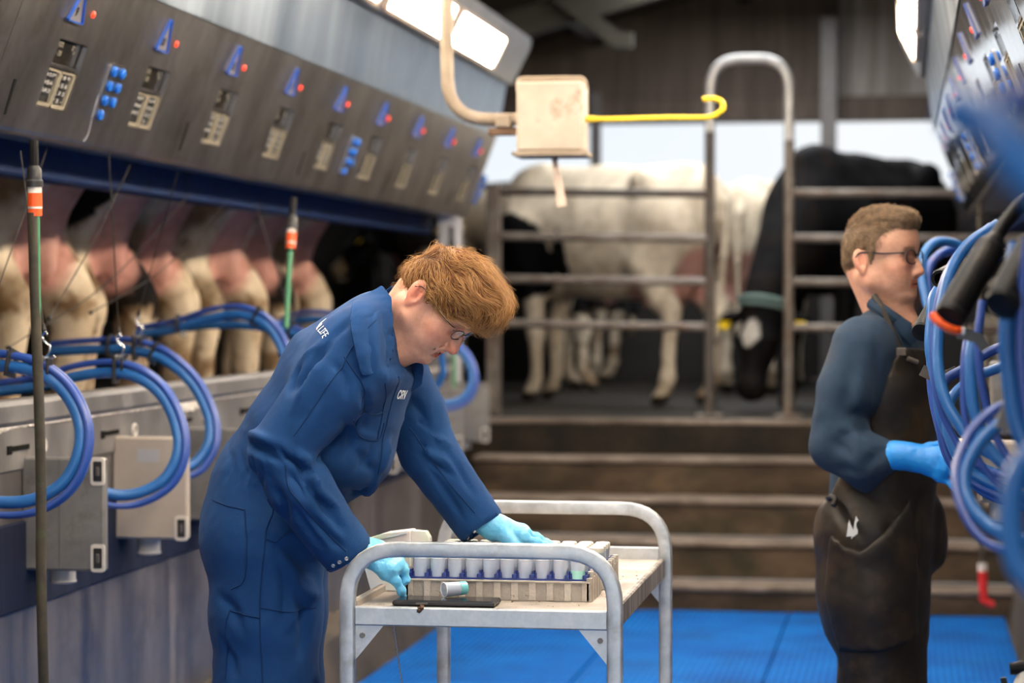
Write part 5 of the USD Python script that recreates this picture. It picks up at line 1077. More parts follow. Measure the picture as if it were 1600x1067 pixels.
# ------------------------------------------------------------ the woman
W = lambda x, y, Y=5.12: onY(x, y, Y)
wo = Thing('person', 'person with short ginger hair in navy overalls leaning over the steel trolley', 'person', (-1.42, 5.12, 0.022))
RIGHT = W(605, 560, 5.33) - W(560, 545, 4.93); RIGHT /= np.linalg.norm(RIGHT)      # across the shoulders
def woman_suit(g=0.0, h=.0075):
    f = Field((-1.68, 4.66, .02), (-.72, 5.60, 1.60), h); R = RIGHT; f.km = 1.0 if g == 0 else .3
    fl = (R, 1.32)
    f.chain([W(463, 738), W(488, 688), W(540, 607), W(589, 532)], [.112 + g, .138 + g, .132 + g, .066 + g], .05, flat=fl)
    f.cone(W(536, 572), W(590, 503), .116 + g, .056 + g, .05, flat=(R, 1.4))
    f.ell(W(552, 712), (.085 + g, .13 + g, .075 + g), .05)
    f.ell(W(412, 800), (.118 + g, .185 + g, .16 + g), .05); f.ell(W(392, 838), (.098 + g, .165 + g, .12 + g), .05); f.cone(W(430, 745), W(463, 738), .115 + g, .11 + g, .05, flat=fl)
    for sY, ox, k in ((5.03, 0, 0), (5.24, 10, 1)):
        f.chain([W(418 + ox, 850, sY), W(416 + ox, 960, sY), W(416 + ox, 1067, sY), W(414 + ox, 1250, sY), W(412 + ox, 1480, sY)], [.128 + g, .114 + g, .106 + g, .095 + g, .085 + g], .04)
    # shoulders and sleeves
    f.cone(W(562, 548, 4.97), W(588, 538, 5.12), .080 + g, .066 + g, .08); f.cone(W(600, 562, 5.30), W(588, 538, 5.12), .074 + g, .066 + g, .08)
    f.cone(W(564, 552, 4.96), W(520, 602, 4.925), .080 + g, .080 + g, .06)
    f.cone(W(520, 602, 4.92), W(437, 705, 4.885), .080 + g, .066 + g, .012); f.chain([W(437, 706, 4.885), W(470, 765, 4.885), W(552, 876, 4.92)], [.066 + g, .068 + g, .056 + g], .012)
    f.cone(W(608, 570, 5.315), W(650, 650, 5.33), .078 + g, .070 + g, .03); f.chain([W(650, 650, 5.33), W(668, 705, 5.335), W(757, 830, 5.31)], [.070 + g, .066 + g, .055 + g], .012)
    if g < 0:
        for p_, q_ in ((W(470, 765, 4.885), W(552, 876, 4.92)), (W(668, 705, 5.335), W(757, 830, 5.31))): f.plane(p_ + (q_ - p_) * .68, (q_ - p_), .003, .09)
    if g == 0:
        a, b = W(470, 765, 4.885), W(552, 876, 4.92); u = (b - a) / np.linalg.norm(b - a); f.plane(W(547, 873, 4.92), u, .003, .10); f.cone(a + (b - a) * .88, b + u * .05, .036, .038, .003, 'sub')
        a, b = W(668, 705, 5.335), W(757, 830, 5.31); u = (b - a) / np.linalg.norm(b - a); f.plane(W(751, 829, 5.31), u, .003, .10); f.cone(a + (b - a) * .90, b + u * .05, .036, .038, .003, 'sub')
        ne = W(598, 532); f.cone(W(620, 508), W(650, 470), .052, .062, .006, 'sub'); cut_poly(f, [W(x, y)[[0, 2]] for x, y in ((612, 462), (620, 490), (627, 530), (629, 570), (645, 590), (700, 610), (700, 430), (630, 430))], 4.7, 5.27)
    return f
f = woman_suit(); suit = laplace(f.mesh(), 3)
N0 = vnormals(suit); wrinkle(suit, .0026, 7, 4, (1, 1, .8)); wrinkle(suit, .0016, 20, 7)
GRV = [([(447, 703), (466, 716), (487, 734)], .010, -.011), ([(474, 733), (489, 752), (492, 772)], .009, -.010), ([(489, 768), (505, 782), (523, 796)], .009, -.009), ([(452, 735), (470, 752), (482, 778)], .012, -.007),
       ([(500, 790), (520, 805), (540, 825)], .010, -.006), ([(507, 537), (482, 572), (456, 609)], .010, -.012), ([(466, 568), (455, 590), (452, 612)], .010, -.010), ([(545, 500), (520, 520), (500, 548)], .012, -.005),
       ([(486, 734), (530, 690), (577, 647)], .010, -.012), ([(570, 610), (577, 640), (572, 668)], .009, -.006), ([(640, 640), (655, 665), (690, 690)], .012, -.009), ([(632, 668), (660, 690), (700, 705)], .010, -.009), ([(650, 705), (680, 720), (715, 742)], .010, -.006), ([(648, 622), (660, 645), (668, 668)], .010, -.006),
       ([(383, 695), (405, 702), (440, 715)], .010, -.010), ([(430, 760), (440, 800), (436, 860)], .014, -.010), ([(500, 905), (470, 880), (440, 850)], .014, -.008), ([(352, 690), (362, 720), (360, 750)], .008, -.003), ([(372, 700), (378, 725), (380, 750)], .007, -.004), ([(390, 705), (395, 735), (396, 760)], .007, -.004),
       ([(340, 930), (360, 950), (372, 985)], .014, -.006), ([(470, 925), (480, 970), (470, 1020)], .016, -.007), ([(408, 880), (414, 950), (412, 1060)], .006, -.003), ([(560, 700), (575, 725), (588, 745)], .012, -.006), ([(545, 770), (560, 775), (575, 765)], .009, -.008)]
GRV += [([(384, 690), (404, 697), (432, 706)], .006, -.010), ([(372, 712), (368, 735), (362, 765)], .005, -.004), ([(383, 715), (381, 740), (378, 772)], .005, -.004), ([(394, 716), (395, 745), (396, 780)], .005, -.004), ([(404, 718), (408, 750), (410, 790)], .005, -.004), ([(416, 722), (422, 760), (426, 800)], .005, -.004), ([(362, 710), (355, 730), (348, 752)], .005, -.004),
        ([(500, 885), (478, 872), (455, 850)], .008, -.007), ([(498, 940), (475, 960), (455, 1000)], .010, -.006), ([(440, 870), (450, 920), (445, 985)], .012, -.005), ([(345, 1000), (360, 1030), (362, 1060)], .010, -.005), ([(470, 660), (490, 640), (510, 612)], .007, -.004), ([(540, 660), (548, 690), (540, 720)], .008, -.006), ([(585, 700), (575, 720), (560, 735)], .007, -.006), ([(520, 560), (540, 590), (548, 620)], .009, -.005),
        ([(700, 700), (722, 735), (745, 770)], .008, -.005), ([(660, 720), (690, 765), (720, 810)], .008, -.005), ([(480, 800), (510, 835), (540, 855)], .008, -.006), ([(455, 790), (480, 830), (505, 860)], .008, -.005)]
RDG = [([(441, 697), (453, 711), (480, 716), (489, 728)], .009, .009), ([(482, 726), (492, 748), (497, 764)], .008, .009), ([(497, 760), (512, 774), (528, 790)], .008, .007), ([(470, 560), (490, 545), (515, 528)], .012, .005), ([(505, 560), (480, 596), (455, 640)], .012, .006),
       ([(645, 655), (668, 676), (705, 695)], .010, .008), ([(640, 690), (668, 705), (705, 722)], .010, .006), ([(375, 670), (395, 678), (425, 690)], .010, .006), ([(455, 900), (478, 925), (500, 935)], .014, .005), ([(610, 690), (600, 715), (592, 742)], .008, .010), ([(592, 742), (575, 765), (558, 772)], .008, .010), ([(555, 655), (560, 680), (590, 684)], .006, .004)]
for px, w_, d_ in GRV + RDG: fold(suit, pick(suit, px), w_ * .85, d_ * 2.1)
suit = laplace(suit, 1)
SU = wo.part('overalls', suit, 'coverall_blue', smooth=True, label='navy blue boiler suit')
for px in ([(590, 500), (570, 520), (548, 541), (531, 572)], [(531, 572), (505, 610), (480, 647), (462, 680)], [(536, 552), (556, 575), (569, 600), (573, 622), (564, 645)], [(441, 723), (452, 756), (466, 787), (505, 825), (543, 860)], [(566, 648), (585, 650), (604, 646)],
           [(556, 657), (562, 678), (575, 687), (596, 685), (604, 660)], [(604, 602), (601, 640), (594, 690)], [(626, 590), (612, 640), (601, 700), (592, 742)], [(330, 778), (352, 788), (382, 793)], [(382, 793), (380, 850), (375, 905), (358, 920)], [(413, 780), (416, 860), (412, 950), (411, 1060)],
           [(362, 953), (385, 960), (410, 962)], [(362, 953), (352, 1000), (350, 1060)], [(410, 945), (450, 952), (495, 950)], [(422, 840), (440, 845), (452, 830)], [(640, 672), (690, 735), (745, 800)], [(511, 893), (530, 882), (577, 851)], [(722, 853), (745, 838), (778, 803)]):
    try: seam(wo, suit, px, parent=SU)
    except Exception as e: print('seam', px[0], e)
for px in ((520, 887), (530.5, 881), (541, 876)): snap(wo, suit, px, SU, .0045)
for px in ((743, 833), (733, 843)): snap(wo, suit, px, SU, .004)
P = pick(suit, [(503, 522)])[0]; eu = -RIGHT; ev = np.array([W(560, 480)[0] - W(503, 522)[0], 0, W(560, 480)[2] - W(503, 522)[2]]); ev /= np.linalg.norm(ev)
wo.part('back_lettering', decal(suit, 'BETTER LIFE', .016, (P + eu * .012, 'end'), eu, ev), 'white_text', parent=SU, label='white lettering on the back', smooth=False)
P = pick(suit, [(632, 615)])[0]; N1 = vnormals(suit)[cKDTree(suit.vertices).query(P, k=20)[1]].mean(0); N1 /= np.linalg.norm(N1); ev = np.array([.35, 0, .93]); ev -= N1 * (ev @ N1); ev /= np.linalg.norm(ev); eu = np.cross(ev, N1)
wo.part('chest_lettering', decal(suit, 'CRV', .019, (P - ev * .01, 'mid'), eu, ev), 'white_text', parent=SU, label='white letters on the chest', smooth=False)
# collar flaps
def flap(poly, Yc, R, side, axis, th=.006):
    Pp = Polygon([W(x, y)[[0, 2]] for x, y in poly]).buffer(.002, quad_segs=2); m = trimesh.creation.extrude_polygon(Pp, 1.0); m = m.subdivide_to_size(.012) if False else m
    from shapely.geometry import Point
    x0, z0, x1, z1 = Pp.bounds; g = .006; pts = [Point(x, z) for x in np.arange(x0, x1, g) for z in np.arange(z0, z1, g)]; inn = [p for p in pts if Pp.buffer(-.003).contains(p)]
    bd = [Pp.exterior.interpolate(d) for d in np.arange(0, Pp.exterior.length, g)]; Q = np.array([(p.x, p.y) for p in inn + bd])
    from scipy.spatial import Delaunay
    tri = Delaunay(Q).simplices; cen = Q[tri].mean(1); tri = tri[[Pp.buffer(1e-6).contains(Point(*c)) for c in cen]]
    a, b = (W(*axis[0])[[0, 2]], W(*axis[1])[[0, 2]]); u = (b - a) / np.linalg.norm(b - a); d = (Q - a) @ np.array([-u[1], u[0]]); s = (Q - a) @ u
    SQ = project(suit.vertices); ST = cKDTree(SQ[:, :2])
    Rr = R(s); Y = Yc + side * np.sqrt(np.maximum(Rr ** 2 - np.clip(np.abs(d), 0, Rr * .97) ** 2, 1e-5)) * 1.12
    if side < 0:
        pxq = project(np.stack([Q[:, 0], Y, Q[:, 1]], 1)); dd, ii = ST.query(pxq[:, :2], k=10); VY = np.asarray(suit.vertices)[:, 1][ii]; VY[dd > 8] = 9
        Y = np.minimum(Y, VY.min(1) - .016); tq = cKDTree(Q)
        lim = VY.min(1)[tq.query(Q, k=5)[1]].min(1)
        for _ in range(2): Y = Y[tq.query(Q, k=7)[1]].mean(1)
        Y = np.minimum(Y, lim - .005)
        Y = Y[tq.query(Q, k=4)[1]].mean(1) - .011
    V = np.stack([Q[:, 0], Y, Q[:, 1]], 1); m0 = trimesh.Trimesh(V, tri, process=False); n = vnormals(m0); n *= np.sign(n[:, 1:2]) * side
    nb = len(inn); nV = len(V); e = np.arange(nb, nV); V2 = np.vstack([V + n * th * .5, V - n * th * .5])
    top = tri if (np.cross(V[tri[:, 1]] - V[tri[:, 0]], V[tri[:, 2]] - V[tri[:, 0]]) * n[tri[:, 0]]).sum(1).mean() > 0 else tri[:, ::-1]
    e2 = np.roll(e, -1); rim = np.vstack([np.stack([e, e2, e2 + nV], 1), np.stack([e, e2 + nV, e + nV], 1), np.stack([e, e2 + nV, e2], 1)])
    FE.append(np.vstack([V[nb:] + n[nb:] * 0, V[nb:nb + 1]]))
    return trimesh.Trimesh(V2, np.vstack([top, top[:, ::-1] + nV, rim[:len(e) * 2]]), process=False)
FE = []
AX = ((606, 512), (652, 470))
CO = wo.part('collar', [flap([(606, 449), (622, 466), (629, 500), (632, 545), (628, 575), (607, 579), (601, 548), (590, 505), (584, 466)], 5.125, lambda s: np.clip(.098 - .35 * s, .075, .14), -1, AX),
                        flap([(606, 449), (622, 466), (634, 500), (640, 530), (655, 575), (652, 600), (634, 612), (626, 575), (610, 520), (590, 480), (586, 462)], 5.125, lambda s: np.clip(.098 - .35 * s, .075, .14), 1, AX)], 'coverall_blue', smooth=50, label='turned-down collar')
for q in FE: wo.part('collar_edge_shade', tube(q, .0019, 6), 'coverall_seam_and_shade', parent=CO)  # dark outline drawn in as the shading along the flap edges
snapP = W(638, 564, 5.19); wo.part('collar_snap', torus(snapP, .0045, .0017, (0, -1, .2), 16, 6), 'snap_metal', parent=CO)
# head
WH = Head(W(671, 467, 5.125), math.radians(50), math.radians(-7), math.radians(3), 1.0)
nk = WH.l(W(606, 530)); hd = head_shape(nk, .054, True, 1.0)
core = woman_suit(-.036, .011); core = core.mesh()
skin_body(wo, WH, hd, core, lambda v: face_paint(v, (.70, .37, .26), .75, 0, (.50, .27, .12)))
wo.part('teeth', [WH.mesh(q) for q in [(lambda b: (b.apply_translation((.0955, 0, -.0585)), b)[1])(trimesh.creation.box((.010, .026, .0075)))]], 'teeth', label='upper teeth showing in a smile')
for s in (-1, 1):
    q = trimesh.creation.icosphere(2, .0118); q.apply_translation((.0845, .033 * s, .0095)); e = wo.part('eye', WH.mesh(q), 'eye_white'); q = trimesh.creation.icosphere(2, .006); q.apply_translation((.0910, .033 * s, .0065)); wo.part('iris', WH.mesh(q), 'cow_eye', parent=e)
def hair_shell(kind):
    f = Field((-.13, -.11, -.09), (.165, .11, .165), .0030)
    if kind == 'w':
        f.ell((.020, 0, .056), (.094, .084, .080), .02); f.ell((.062, 0, .088), (.072, .074, .052), .03); f.ell((.112, -.005, .088), (.028, .052, .042), .02); f.ell((-.032, 0, .025), (.044, .064, .050), .03); f.cone((-.048, 0, .01), (-.044, 0, -.02), .032, .022, .02)
        f.ell((.115, 0, -.022), (.062, .14, .070), .010, 'sub'); f.ell((.045, 0, -.05), (.07, .14, .058), .012, 'sub')
        for y in (-1, 1): f.ell((-.006, .085 * y, -.006), (.025, .022, .040), .008, 'sub'); f.cone((.022, .074 * y, .03), (.018, .074 * y, .002), .010, .004, .008)
    else:
        f.ell((.015, 0, .058), (.090, .079, .086), .02); f.ell((.055, 0, .088), (.052, .064, .048), .02); f.ell((.088, 0, .100), (.030, .052, .030), .015); f.ell((-.032, 0, .02), (.044, .060, .055), .03); f.cone((-.046, 0, .0), (-.040, 0, -.045), .034, .024, .02)
        f.ell((.125, 0, .005), (.058, .14, .080), .008, 'sub'); f.ell((.055, 0, -.05), (.075, .14, .068), .010, 'sub'); f.ell((.09, 0, .03), (.035, .14, .045), .01, 'sub')
        for y in (-1, 1): f.ell((-.006, .085 * y, -.004), (.026, .022, .038), .008, 'sub'); f.cone((.020, .072 * y, .03), (.016, .072 * y, -.008), .009, .004, .008)
    return laplace(f.mesh(), 2)
hs = hair_shell('w'); hsn = hs.copy(); N = vnormals(hsn); v = np.asarray(hsn.vertices); hsn.vertices = v - N * .003 + N * (.0035 * fbm(v * (18, 46, 46), 4, 2))[:, None]
hp = wo.part('hair', WH.mesh(hsn), 'hair_ginger_under', smooth=True, label='short swept ginger hair')
def flow_w(p):
    c = np.array([-.060, 0, .115]); d = p - c; d = d / (np.linalg.norm(d, axis=1, keepdims=True) + 1e-6); fwd = np.array([1.0, 0, -.12]); back = np.array([-.55, 0, -1.0])
    w = np.clip((.010 - p[:, 2]) / .03, 0, 1)[:, None] * (p[:, :1] < 0); w2 = np.clip((p[:, :1] - .10) / .03, 0, 1)
    sw = fbm(p * 26, 2, 6)[:, None] * np.array([0, .9, 1.0]) * 2.0
    return (fwd * .95 + d * .5 + sw) * (1 - w) * (1 - w2) + back * w + w2 * np.array([.25, 0, -1.0]) + w2 * sw * .5
for sd, (mt_, cn, ln, lf, wd) in enumerate((('hair_ginger', 4500, .055, .0048, .0008), ('hair_gold', 2600, .060, .0062, .0007), ('hair_auburn', 4600, .050, .0050, .0009), ('hair_gold', 1100, .060, .0150, .00055), ('hair_ginger', 1100, .060, .0130, .0006))): strands(wo, 'hair_strands', hs, WH, mt_, cn, ln, flow_w, lf, wd, 11 + sd)
start_glasses(wo, WH, 'frame_metal'); glasses(wo, WH, 'frame_metal', .025, .0125)
# gloved hands
def hand(t, wrist, wr, palm, fingers, thumb, cuff, mat, name='glove', label=None, h=.0026, fr=.0088, pw=.0):
    pts = np.vstack([np.vstack([f_ for f_, _ in fingers]), palm, [wrist], np.vstack(cuff), thumb[0]]); lo, hi = pts.min(0) - .05, pts.max(0) + .05; f = Field(lo, hi, h)
    f.chain(cuff + [wrist], list(np.linspace(wr * 1.18, wr, len(cuff) + 1)), .01)
    kn = [f_[0] for f_, _ in fingers]
    for a in kn: f.cone(wrist, a, wr * .80, .0145, .016)
    for a, b in zip(kn, kn[1:]): f.cone(a, b, .0140, .0140, .012)
    for P_, r in fingers: f.chain(list(P_), list(np.linspace(r, r * .80, len(P_))), .006)
    for P_, r in fingers:
        for q in P_[1:-1]: f.ell(q, (r * 1.06,) * 3, .004)
    P_, r = thumb; f.cone(wrist * .6 + P_[0] * .4, P_[0], .017, .0145, .012); f.chain(list(P_), list(np.linspace(r * 1.25, r * .85, len(P_))), .007)
    m = laplace(f.mesh(), 2); wrinkle(m, .0011, 38, 5)
    return t.part(name, m, mat, smooth=True, label=label), m
V4 = lambda l: [W(x, y, Y) for x, y, Y in l]
hand(wo, W(586, 866, 4.935), .029, V4([(600, 876, 4.94)]), [
    (np.array(V4([(611, 889, 4.925), (619, 908, 4.925), (627, 923, 4.93), (632, 936, 4.94)])), .0095),
    (np.array(V4([(620, 884, 4.945), (632, 890, 4.95), (634, 906, 4.955), (626, 914, 4.95)])), .0092),
    (np.array(V4([(619, 879, 4.965), (631, 886, 4.97), (632, 900, 4.972), (622, 906, 4.965)])), .0088),
    (np.array(V4([(614, 874, 4.982), (626, 882, 4.987), (626, 894, 4.985), (617, 898, 4.98)])), .0080)],
    (np.array(V4([(593, 886, 4.915), (601, 898, 4.92), (613, 906, 4.93)])), .0100), V4([(540, 856, 4.918), (562, 860, 4.925)]), 'glove_blue', label='pale blue glove touching the phone')
hand(wo, W(772, 823, 5.31), .028, V4([(790, 830, 5.31)]), [
    (np.array(V4([(815, 838, 5.285), (838, 847, 5.285), (853, 854, 5.29), (866, 861, 5.295)])), .0094),
    (np.array(V4([(818, 834, 5.305), (842, 842, 5.305), (858, 851, 5.31), (871, 860, 5.315)])), .0094),
    (np.array(V4([(816, 831, 5.325), (838, 838, 5.33), (853, 847, 5.335), (864, 857, 5.338)])), .0088),
    (np.array(V4([(810, 829, 5.345), (828, 835, 5.352), (842, 844, 5.357), (851, 853, 5.36)])), .0080)],
    (np.array(V4([(792, 840, 5.275), (805, 851, 5.27), (815, 862, 5.27)])), .0105), V4([(735, 797, 5.315), (756, 812, 5.312)]), 'glove_blue', label='pale blue glove resting on the vial caps')
def boots(t, ys, x, base=.022):
    for y in ys:
        f = Field((x - .14, y - .08, base - .01), (x + .26, y + .08, .42), .008); f.cone((x, y, .38), (x - .01, y, .12), .072, .058, .02); f.cone((x - .04, y, .075), (x + .16, y, .065), .055, .048, .03); f.plane((0, 0, base + .002), (0, 0, -1), .002)
        t.part('boot', laplace(f.mesh(), 2), 'boot', smooth=True)
boots(wo, (5.03, 5.24), W(412, 1480, 5.1)[0])
# ------------------------------------------------------------ the young man
MY = 6.25; Q_ = lambda x, y, Y=MY: onY(x, y, Y)
mn = Thing('person', 'young person with brown hair in a grimy brown rubber apron at the right hoses', 'person', (-.1, MY, .022))
def man_parts(f, g, what):
    if what in ('torso', 'all'):
        f.chain([Q_(1392, 540), Q_(1388, 600), Q_(1378, 735), Q_(1366, 830)], [.080 + g, .118 + g, .116 + g, .128 + g], .05, flat=((0.1, 1, 0), 1.32)); f.cone(Q_(1350, 542, 6.12), Q_(1386, 522, 6.24), .070 + g, .066 + g, .05); f.cone(Q_(1408, 552, 6.42), Q_(1390, 524, 6.25), .070 + g, .066 + g, .05)
    if what in ('sleeves', 'all'):
        f.cone(Q_(1345, 545, 6.10), Q_(1325, 610, 6.07), .076 + g, .076 + g, .03); f.cone(Q_(1325, 610, 6.07), Q_(1306, 695, 6.05), .076 + g, .068 + g, .015); f.chain([Q_(1306, 696, 6.05), Q_(1350, 716, 6.02), Q_(1394, 713, 6.0)], [.064 + g, .066 + g, .040 + g], .012)
        f.cone(Q_(1336, 716, 6.02), Q_(1352, 748, 6.03), .055 + g, .034 + g, .02)
        f.chain([Q_(1412, 550, 6.44), Q_(1415, 690, 6.50), Q_(1470, 700, 6.45)], [.074 + g, .066 + g, .045 + g], .02)
    if what in ('legs', 'all'):
        for Y, o in ((6.18, 0), (6.33, 8)): f.chain([Q_(1364 + o, 870, Y), Q_(1366 + o, 960, Y), Q_(1368 + o, 1060, Y), Q_(1356 + o, 1380, Y)], [.098 + g, .090 + g, .084 + g, .080 + g], .04)
    return f
BL, BH = (-.45, 5.85, .03), (.30, 6.70, 1.62)
f = Field(BL, BH, .009); man_parts(f, 0, 'torso'); man_parts(f, 0, 'sleeves'); f.cone(Q_(1402, 520), Q_(1422, 440), .064, .075, .006, 'sub')
f.plane(Q_(1396, 713, 6.0), Q_(1396, 713, 6.0) - Q_(1350, 716, 6.02), .003, .09); shirt = laplace(f.mesh(), 3); wrinkle(shirt, .003, 8, 3); wrinkle(shirt, .0012, 20, 9)
for px, w_, d_ in [([(1320, 650), (1345, 645), (1370, 662)], .014, -.016), ([(1300, 668), (1325, 672), (1350, 690)], .012, .012), ([(1290, 690), (1315, 700), (1335, 720)], .012, -.010), ([(1330, 560), (1322, 610), (1310, 655)], .016, -.008), ([(1350, 560), (1345, 620), (1335, 660)], .014, .007), ([(1350, 735), (1370, 720), (1388, 700)], .012, -.010), ([(1300, 735), (1325, 735), (1345, 742)], .010, -.008), ([(1370, 530), (1375, 590), (1362, 650)], .014, -.007)]: fold(shirt, pick(shirt, px), w_, d_)
SH = mn.part('shirt', laplace(shirt, 1), 'shirt_blue', smooth=True, label='dusty dark blue work shirt with bunched sleeves')
f = Field(BL, BH, .010); man_parts(f, 0, 'legs'); mn.part('trousers', laplace(f.mesh(), 2), 'trouser_navy', smooth=True)
def apron_field(g):
    f = Field(BL, (.34, 6.70, 1.62), .009); man_parts(f, g, 'torso'); f.chain([Q_(1366, 830), Q_(1364, 930), Q_(1372, 1010), Q_(1374, 1070), Q_(1376, 1200)], [.132 + g, .122 + g, .105 + g, .098 + g, .10 + g], .05, flat=((0, 1, 0), 1.45)); return f
Qp = lambda l: [Q_(x, y)[[0, 2]] for x, y in l]
f = apron_field(.012); f.ell(Q_(1452, 835, 6.30), (.045, .07, .09), .03); f.cone(Q_(1446, 800, 6.3), Q_(1458, 868, 6.3), .035, .028, .03)
clip_poly(f, Qp([(1404, 542), (1470, 546), (1470, 690), (1500, 800), (1500, 900), (1450, 1000), (1448, 1210), (1305, 1210), (1310, 1015), (1270, 960), (1270, 800), (1297, 775), (1312, 742), (1362, 640)]))
for a in range(0): pass
apron = laplace(f.mesh(), 3); wrinkle(apron, .0030, 7, 12); wrinkle(apron, .0012, 18, 2)
for px, w_, d_ in [([(1310, 1004), (1350, 1006), (1430, 985)], .008, -.012), ([(1440, 780), (1436, 830), (1432, 890)], .012, -.012), ([(1400, 810), (1390, 850), (1360, 885)], .014, -.008), ([(1415, 800), (1412, 850), (1395, 900)], .014, .008), ([(1330, 905), (1340, 950), (1370, 975)], .014, -.007), ([(1300, 790), (1320, 815), (1345, 845)], .010, -.008)]: fold(apron, pick(apron, px), w_, d_)
AP = mn.part('apron', laplace(apron, 1), 'apron_rubber', smooth=True, label='grimy dark brown rubber apron')
f = apron_field(.020); clip_poly(f, Qp([(1300, 822), (1325, 842), (1350, 848), (1385, 818), (1422, 772), (1436, 900), (1434, 985), (1380, 1003), (1312, 1004), (1290, 920)])); f.plane((0, 6.22, 1), (0, 1, 0), .003); pk = laplace(f.mesh(), 2); wrinkle(pk, .003, 8, 22)
mn.part('apron_pocket', pk, 'apron_rubber', smooth=True, parent=AP, label='gaping apron pocket')
lv = []
for (a, b, c) in (((1322, 838), (1327, 812), (1336, 838)), ((1330, 842), (1337, 806), (1356, 836)), ((1345, 846), (1362, 818), (1368, 838)), ((1328, 848), (1350, 842), (1378, 812))):
    A_, B_, C_ = [Q_(x, y, 6.045 + .01 * len(lv) * .3) for x, y in (a, b, c)]; m = trimesh.Trimesh([A_, B_, C_, A_ + (0, .008, 0), B_ + (0, .006, 0), C_ + (0, .008, 0)], [[0, 2, 1], [3, 4, 5], [0, 1, 4], [0, 4, 3], [1, 2, 5], [1, 5, 4], [2, 0, 3], [2, 3, 5]], process=False).subdivide().subdivide(); m.vertices += .002 * np.stack([fbm(m.vertices * 60, 2, s) for s in (1, 2, 3)], 1); lv.append(m)
single('spare_gloves', lv, 'paper_white', 'white spare gloves poking out of the apron pocket', 'gloves')
mn.part('neck_strap', tube(spline([Q_(1366, 462, 6.17), Q_(1378, 480, 6.145), Q_(1392, 512, 6.125), Q_(1406, 545, 6.115)], 8), .008, 8), 'apron_rubber', parent=AP, label='dark apron neck strap')
mn.part('strap_buckle', [box(Q_(1400, 543, 6.10), Q_(1416, 556, 6.09), .002), cyl(Q_(1418, 560, 6.09), Q_(1434, 566, 6.10), .006, 8)], 'rail_dark', parent=AP)
mn.part('side_tie', [tube(spline([Q_(1294, 778, 6.15), Q_(1300, 776, 6.10), Q_(1306, 782, 6.07), Q_(1302, 790, 6.06)], 5), .007, 8)], 'apron_rubber', parent=AP)
mn.part('shirt_collar', [tube(spline([Q_(1362, 474, 6.18), Q_(1380, 486, 6.15), Q_(1400, 500, 6.15), Q_(1418, 512, 6.17)], 6), .016, 10), sweep(spline([Q_(1402, 500, 6.135), Q_(1418, 518, 6.13), Q_(1432, 530, 6.14)], 5), [(-.004, -.018), (.004, -.018), (.004, .018), (-.004, .018)], np.linspace(.8, 1.1, 11))], 'shirt_blue', parent=SH)
MH = Head(Q_(1367, 411, 6.25), math.radians(-3), math.radians(-20), math.radians(-2), 1.0)
hm = head_shape(MH.l(Q_(1396, 512)), .054, False, 0.0)
f = Field(BL, BH, .014); f.km = .4; man_parts(f, -.028, 'all'); f.cone(Q_(1390, 712, 6.0), Q_(1402, 712, 6.0), .030, .029, .01); corem = f.mesh()
skin_body(mn, MH, hm, corem, lambda v: face_paint(v, (.60, .33, .23), .45, .28, (.16, .09, .05)))
for s in (-1, 1):
    q = trimesh.creation.icosphere(2, .0118); q.apply_translation((.0845, .033 * s, .0095)); e = mn.part('eye', MH.mesh(q), 'eye_white'); q = trimesh.creation.icosphere(2, .006); q.apply_translation((.0912, .033 * s, .0095)); mn.part('iris', MH.mesh(q), 'cow_eye', parent=e)
hs2 = hair_shell('m'); mn.part('hair', MH.mesh(hs2), 'hair_brown_under', smooth=True, label='short brown hair clipped at the sides')
def flow_m(p):
    c = np.array([-.055, 0, .13]); d = p - c; d = d / (np.linalg.norm(d, axis=1, keepdims=True) + 1e-6); w = np.clip((.09 - p[:, 2]) / .05, 0, 1)[:, None]
    return (np.array([1.0, 0, .35]) + d * .4) * (1 - w) + w * np.array([-.35, 0, -1.0])
strands(mn, 'hair_strands', hs2, MH, 'hair_brown', 4200, .022, flow_m, .0030, .0009, 21); strands(mn, 'hair_strands', hs2, MH, 'hair_brown_under', 2500, .024, flow_m, .0036, .0010, 23); strands(mn, 'hair_strands', hs2, MH, 'hair_brown', 1500, .030, flow_m, .0065, .0009, 22, keep=lambda p: p[:, 2] > .095)
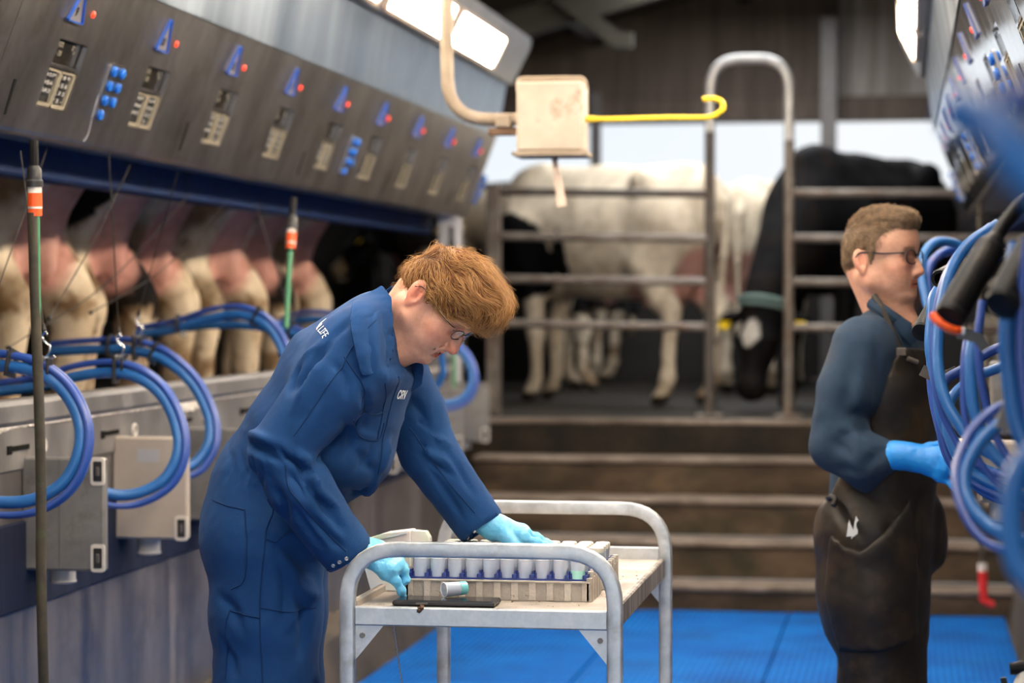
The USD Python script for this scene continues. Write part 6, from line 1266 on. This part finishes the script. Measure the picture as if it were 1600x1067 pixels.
start_glasses(mn, MH, 'frame_dark', .112, .008); glasses(mn, MH, 'frame_dark', .027, .0175, .113, .008, .0019)
V5 = lambda l: [Q_(x, y, Y) for x, y, Y in l]
hand(mn, Q_(1424, 714, 6.0), .031, V5([(1440, 718, 6.0)]), [
    (np.array(V5([(1474, 706, 5.985), (1494, 708, 5.97), (1508, 722, 5.975), (1506, 738, 5.985)])), .0100),
    (np.array(V5([(1478, 718, 5.975), (1498, 724, 5.96), (1512, 742, 5.965), (1508, 756, 5.98)])), .0102),
    (np.array(V5([(1476, 732, 5.975), (1496, 742, 5.965), (1512, 758, 5.97), (1510, 770, 5.985)])), .0098),
    (np.array(V5([(1470, 744, 5.985), (1488, 758, 5.975), (1504, 772, 5.98), (1506, 782, 5.99)])), .0088)],
    (np.array(V5([(1452, 700, 6.02), (1472, 694, 6.03), (1490, 698, 6.03)])), .0108), V5([(1396, 711, 6.0), (1410, 712, 6.0)]), 'glove_vivid', label='bright blue glove on his right hand', h=.0032)
hand(mn, Q_(1496, 705, 6.44), .030, V5([(1505, 708, 6.44)]), [(np.array(V5([(1528, 712 + 9 * i, 6.42 - .004 * i), (1544, 722 + 9 * i, 6.41), (1548, 738 + 8 * i, 6.41)])), .0098) for i in range(4)], (np.array(V5([(1508, 698, 6.42), (1524, 694, 6.40), (1536, 700, 6.40)])), .0105), V5([(1462, 700, 6.45), (1478, 702, 6.445)]), 'glove_vivid', label='bright blue glove on his left hand, behind the hoses', h=.0034)
boots(mn, (6.14, 6.36), Q_(1358, 1380, MY)[0])
dv = Thing('spray_bottle', 'yellow plastic bottle held in the young man\'s blue gloves', 'bottle', Q_(1500, 706, 6.12)); a, b = Q_(1478, 716, 6.08), Q_(1545, 682, 6.2); u = (b - a) / np.linalg.norm(b - a)
dv.part('bottle', lathe([(1e-5, 0), (.024, 0), (.027, .01), (.027, .075), (.013, .10), (.013, .11), (1e-5, .11)], 20, a, u), 'yellow'); dv.part('cap', cyl(a + u * .108, a + u * .13, .015, 16), 'yellow'); dv.part('nozzle', cyl(a + u * .13, a + u * .16, .005, 10), 'label_grey')
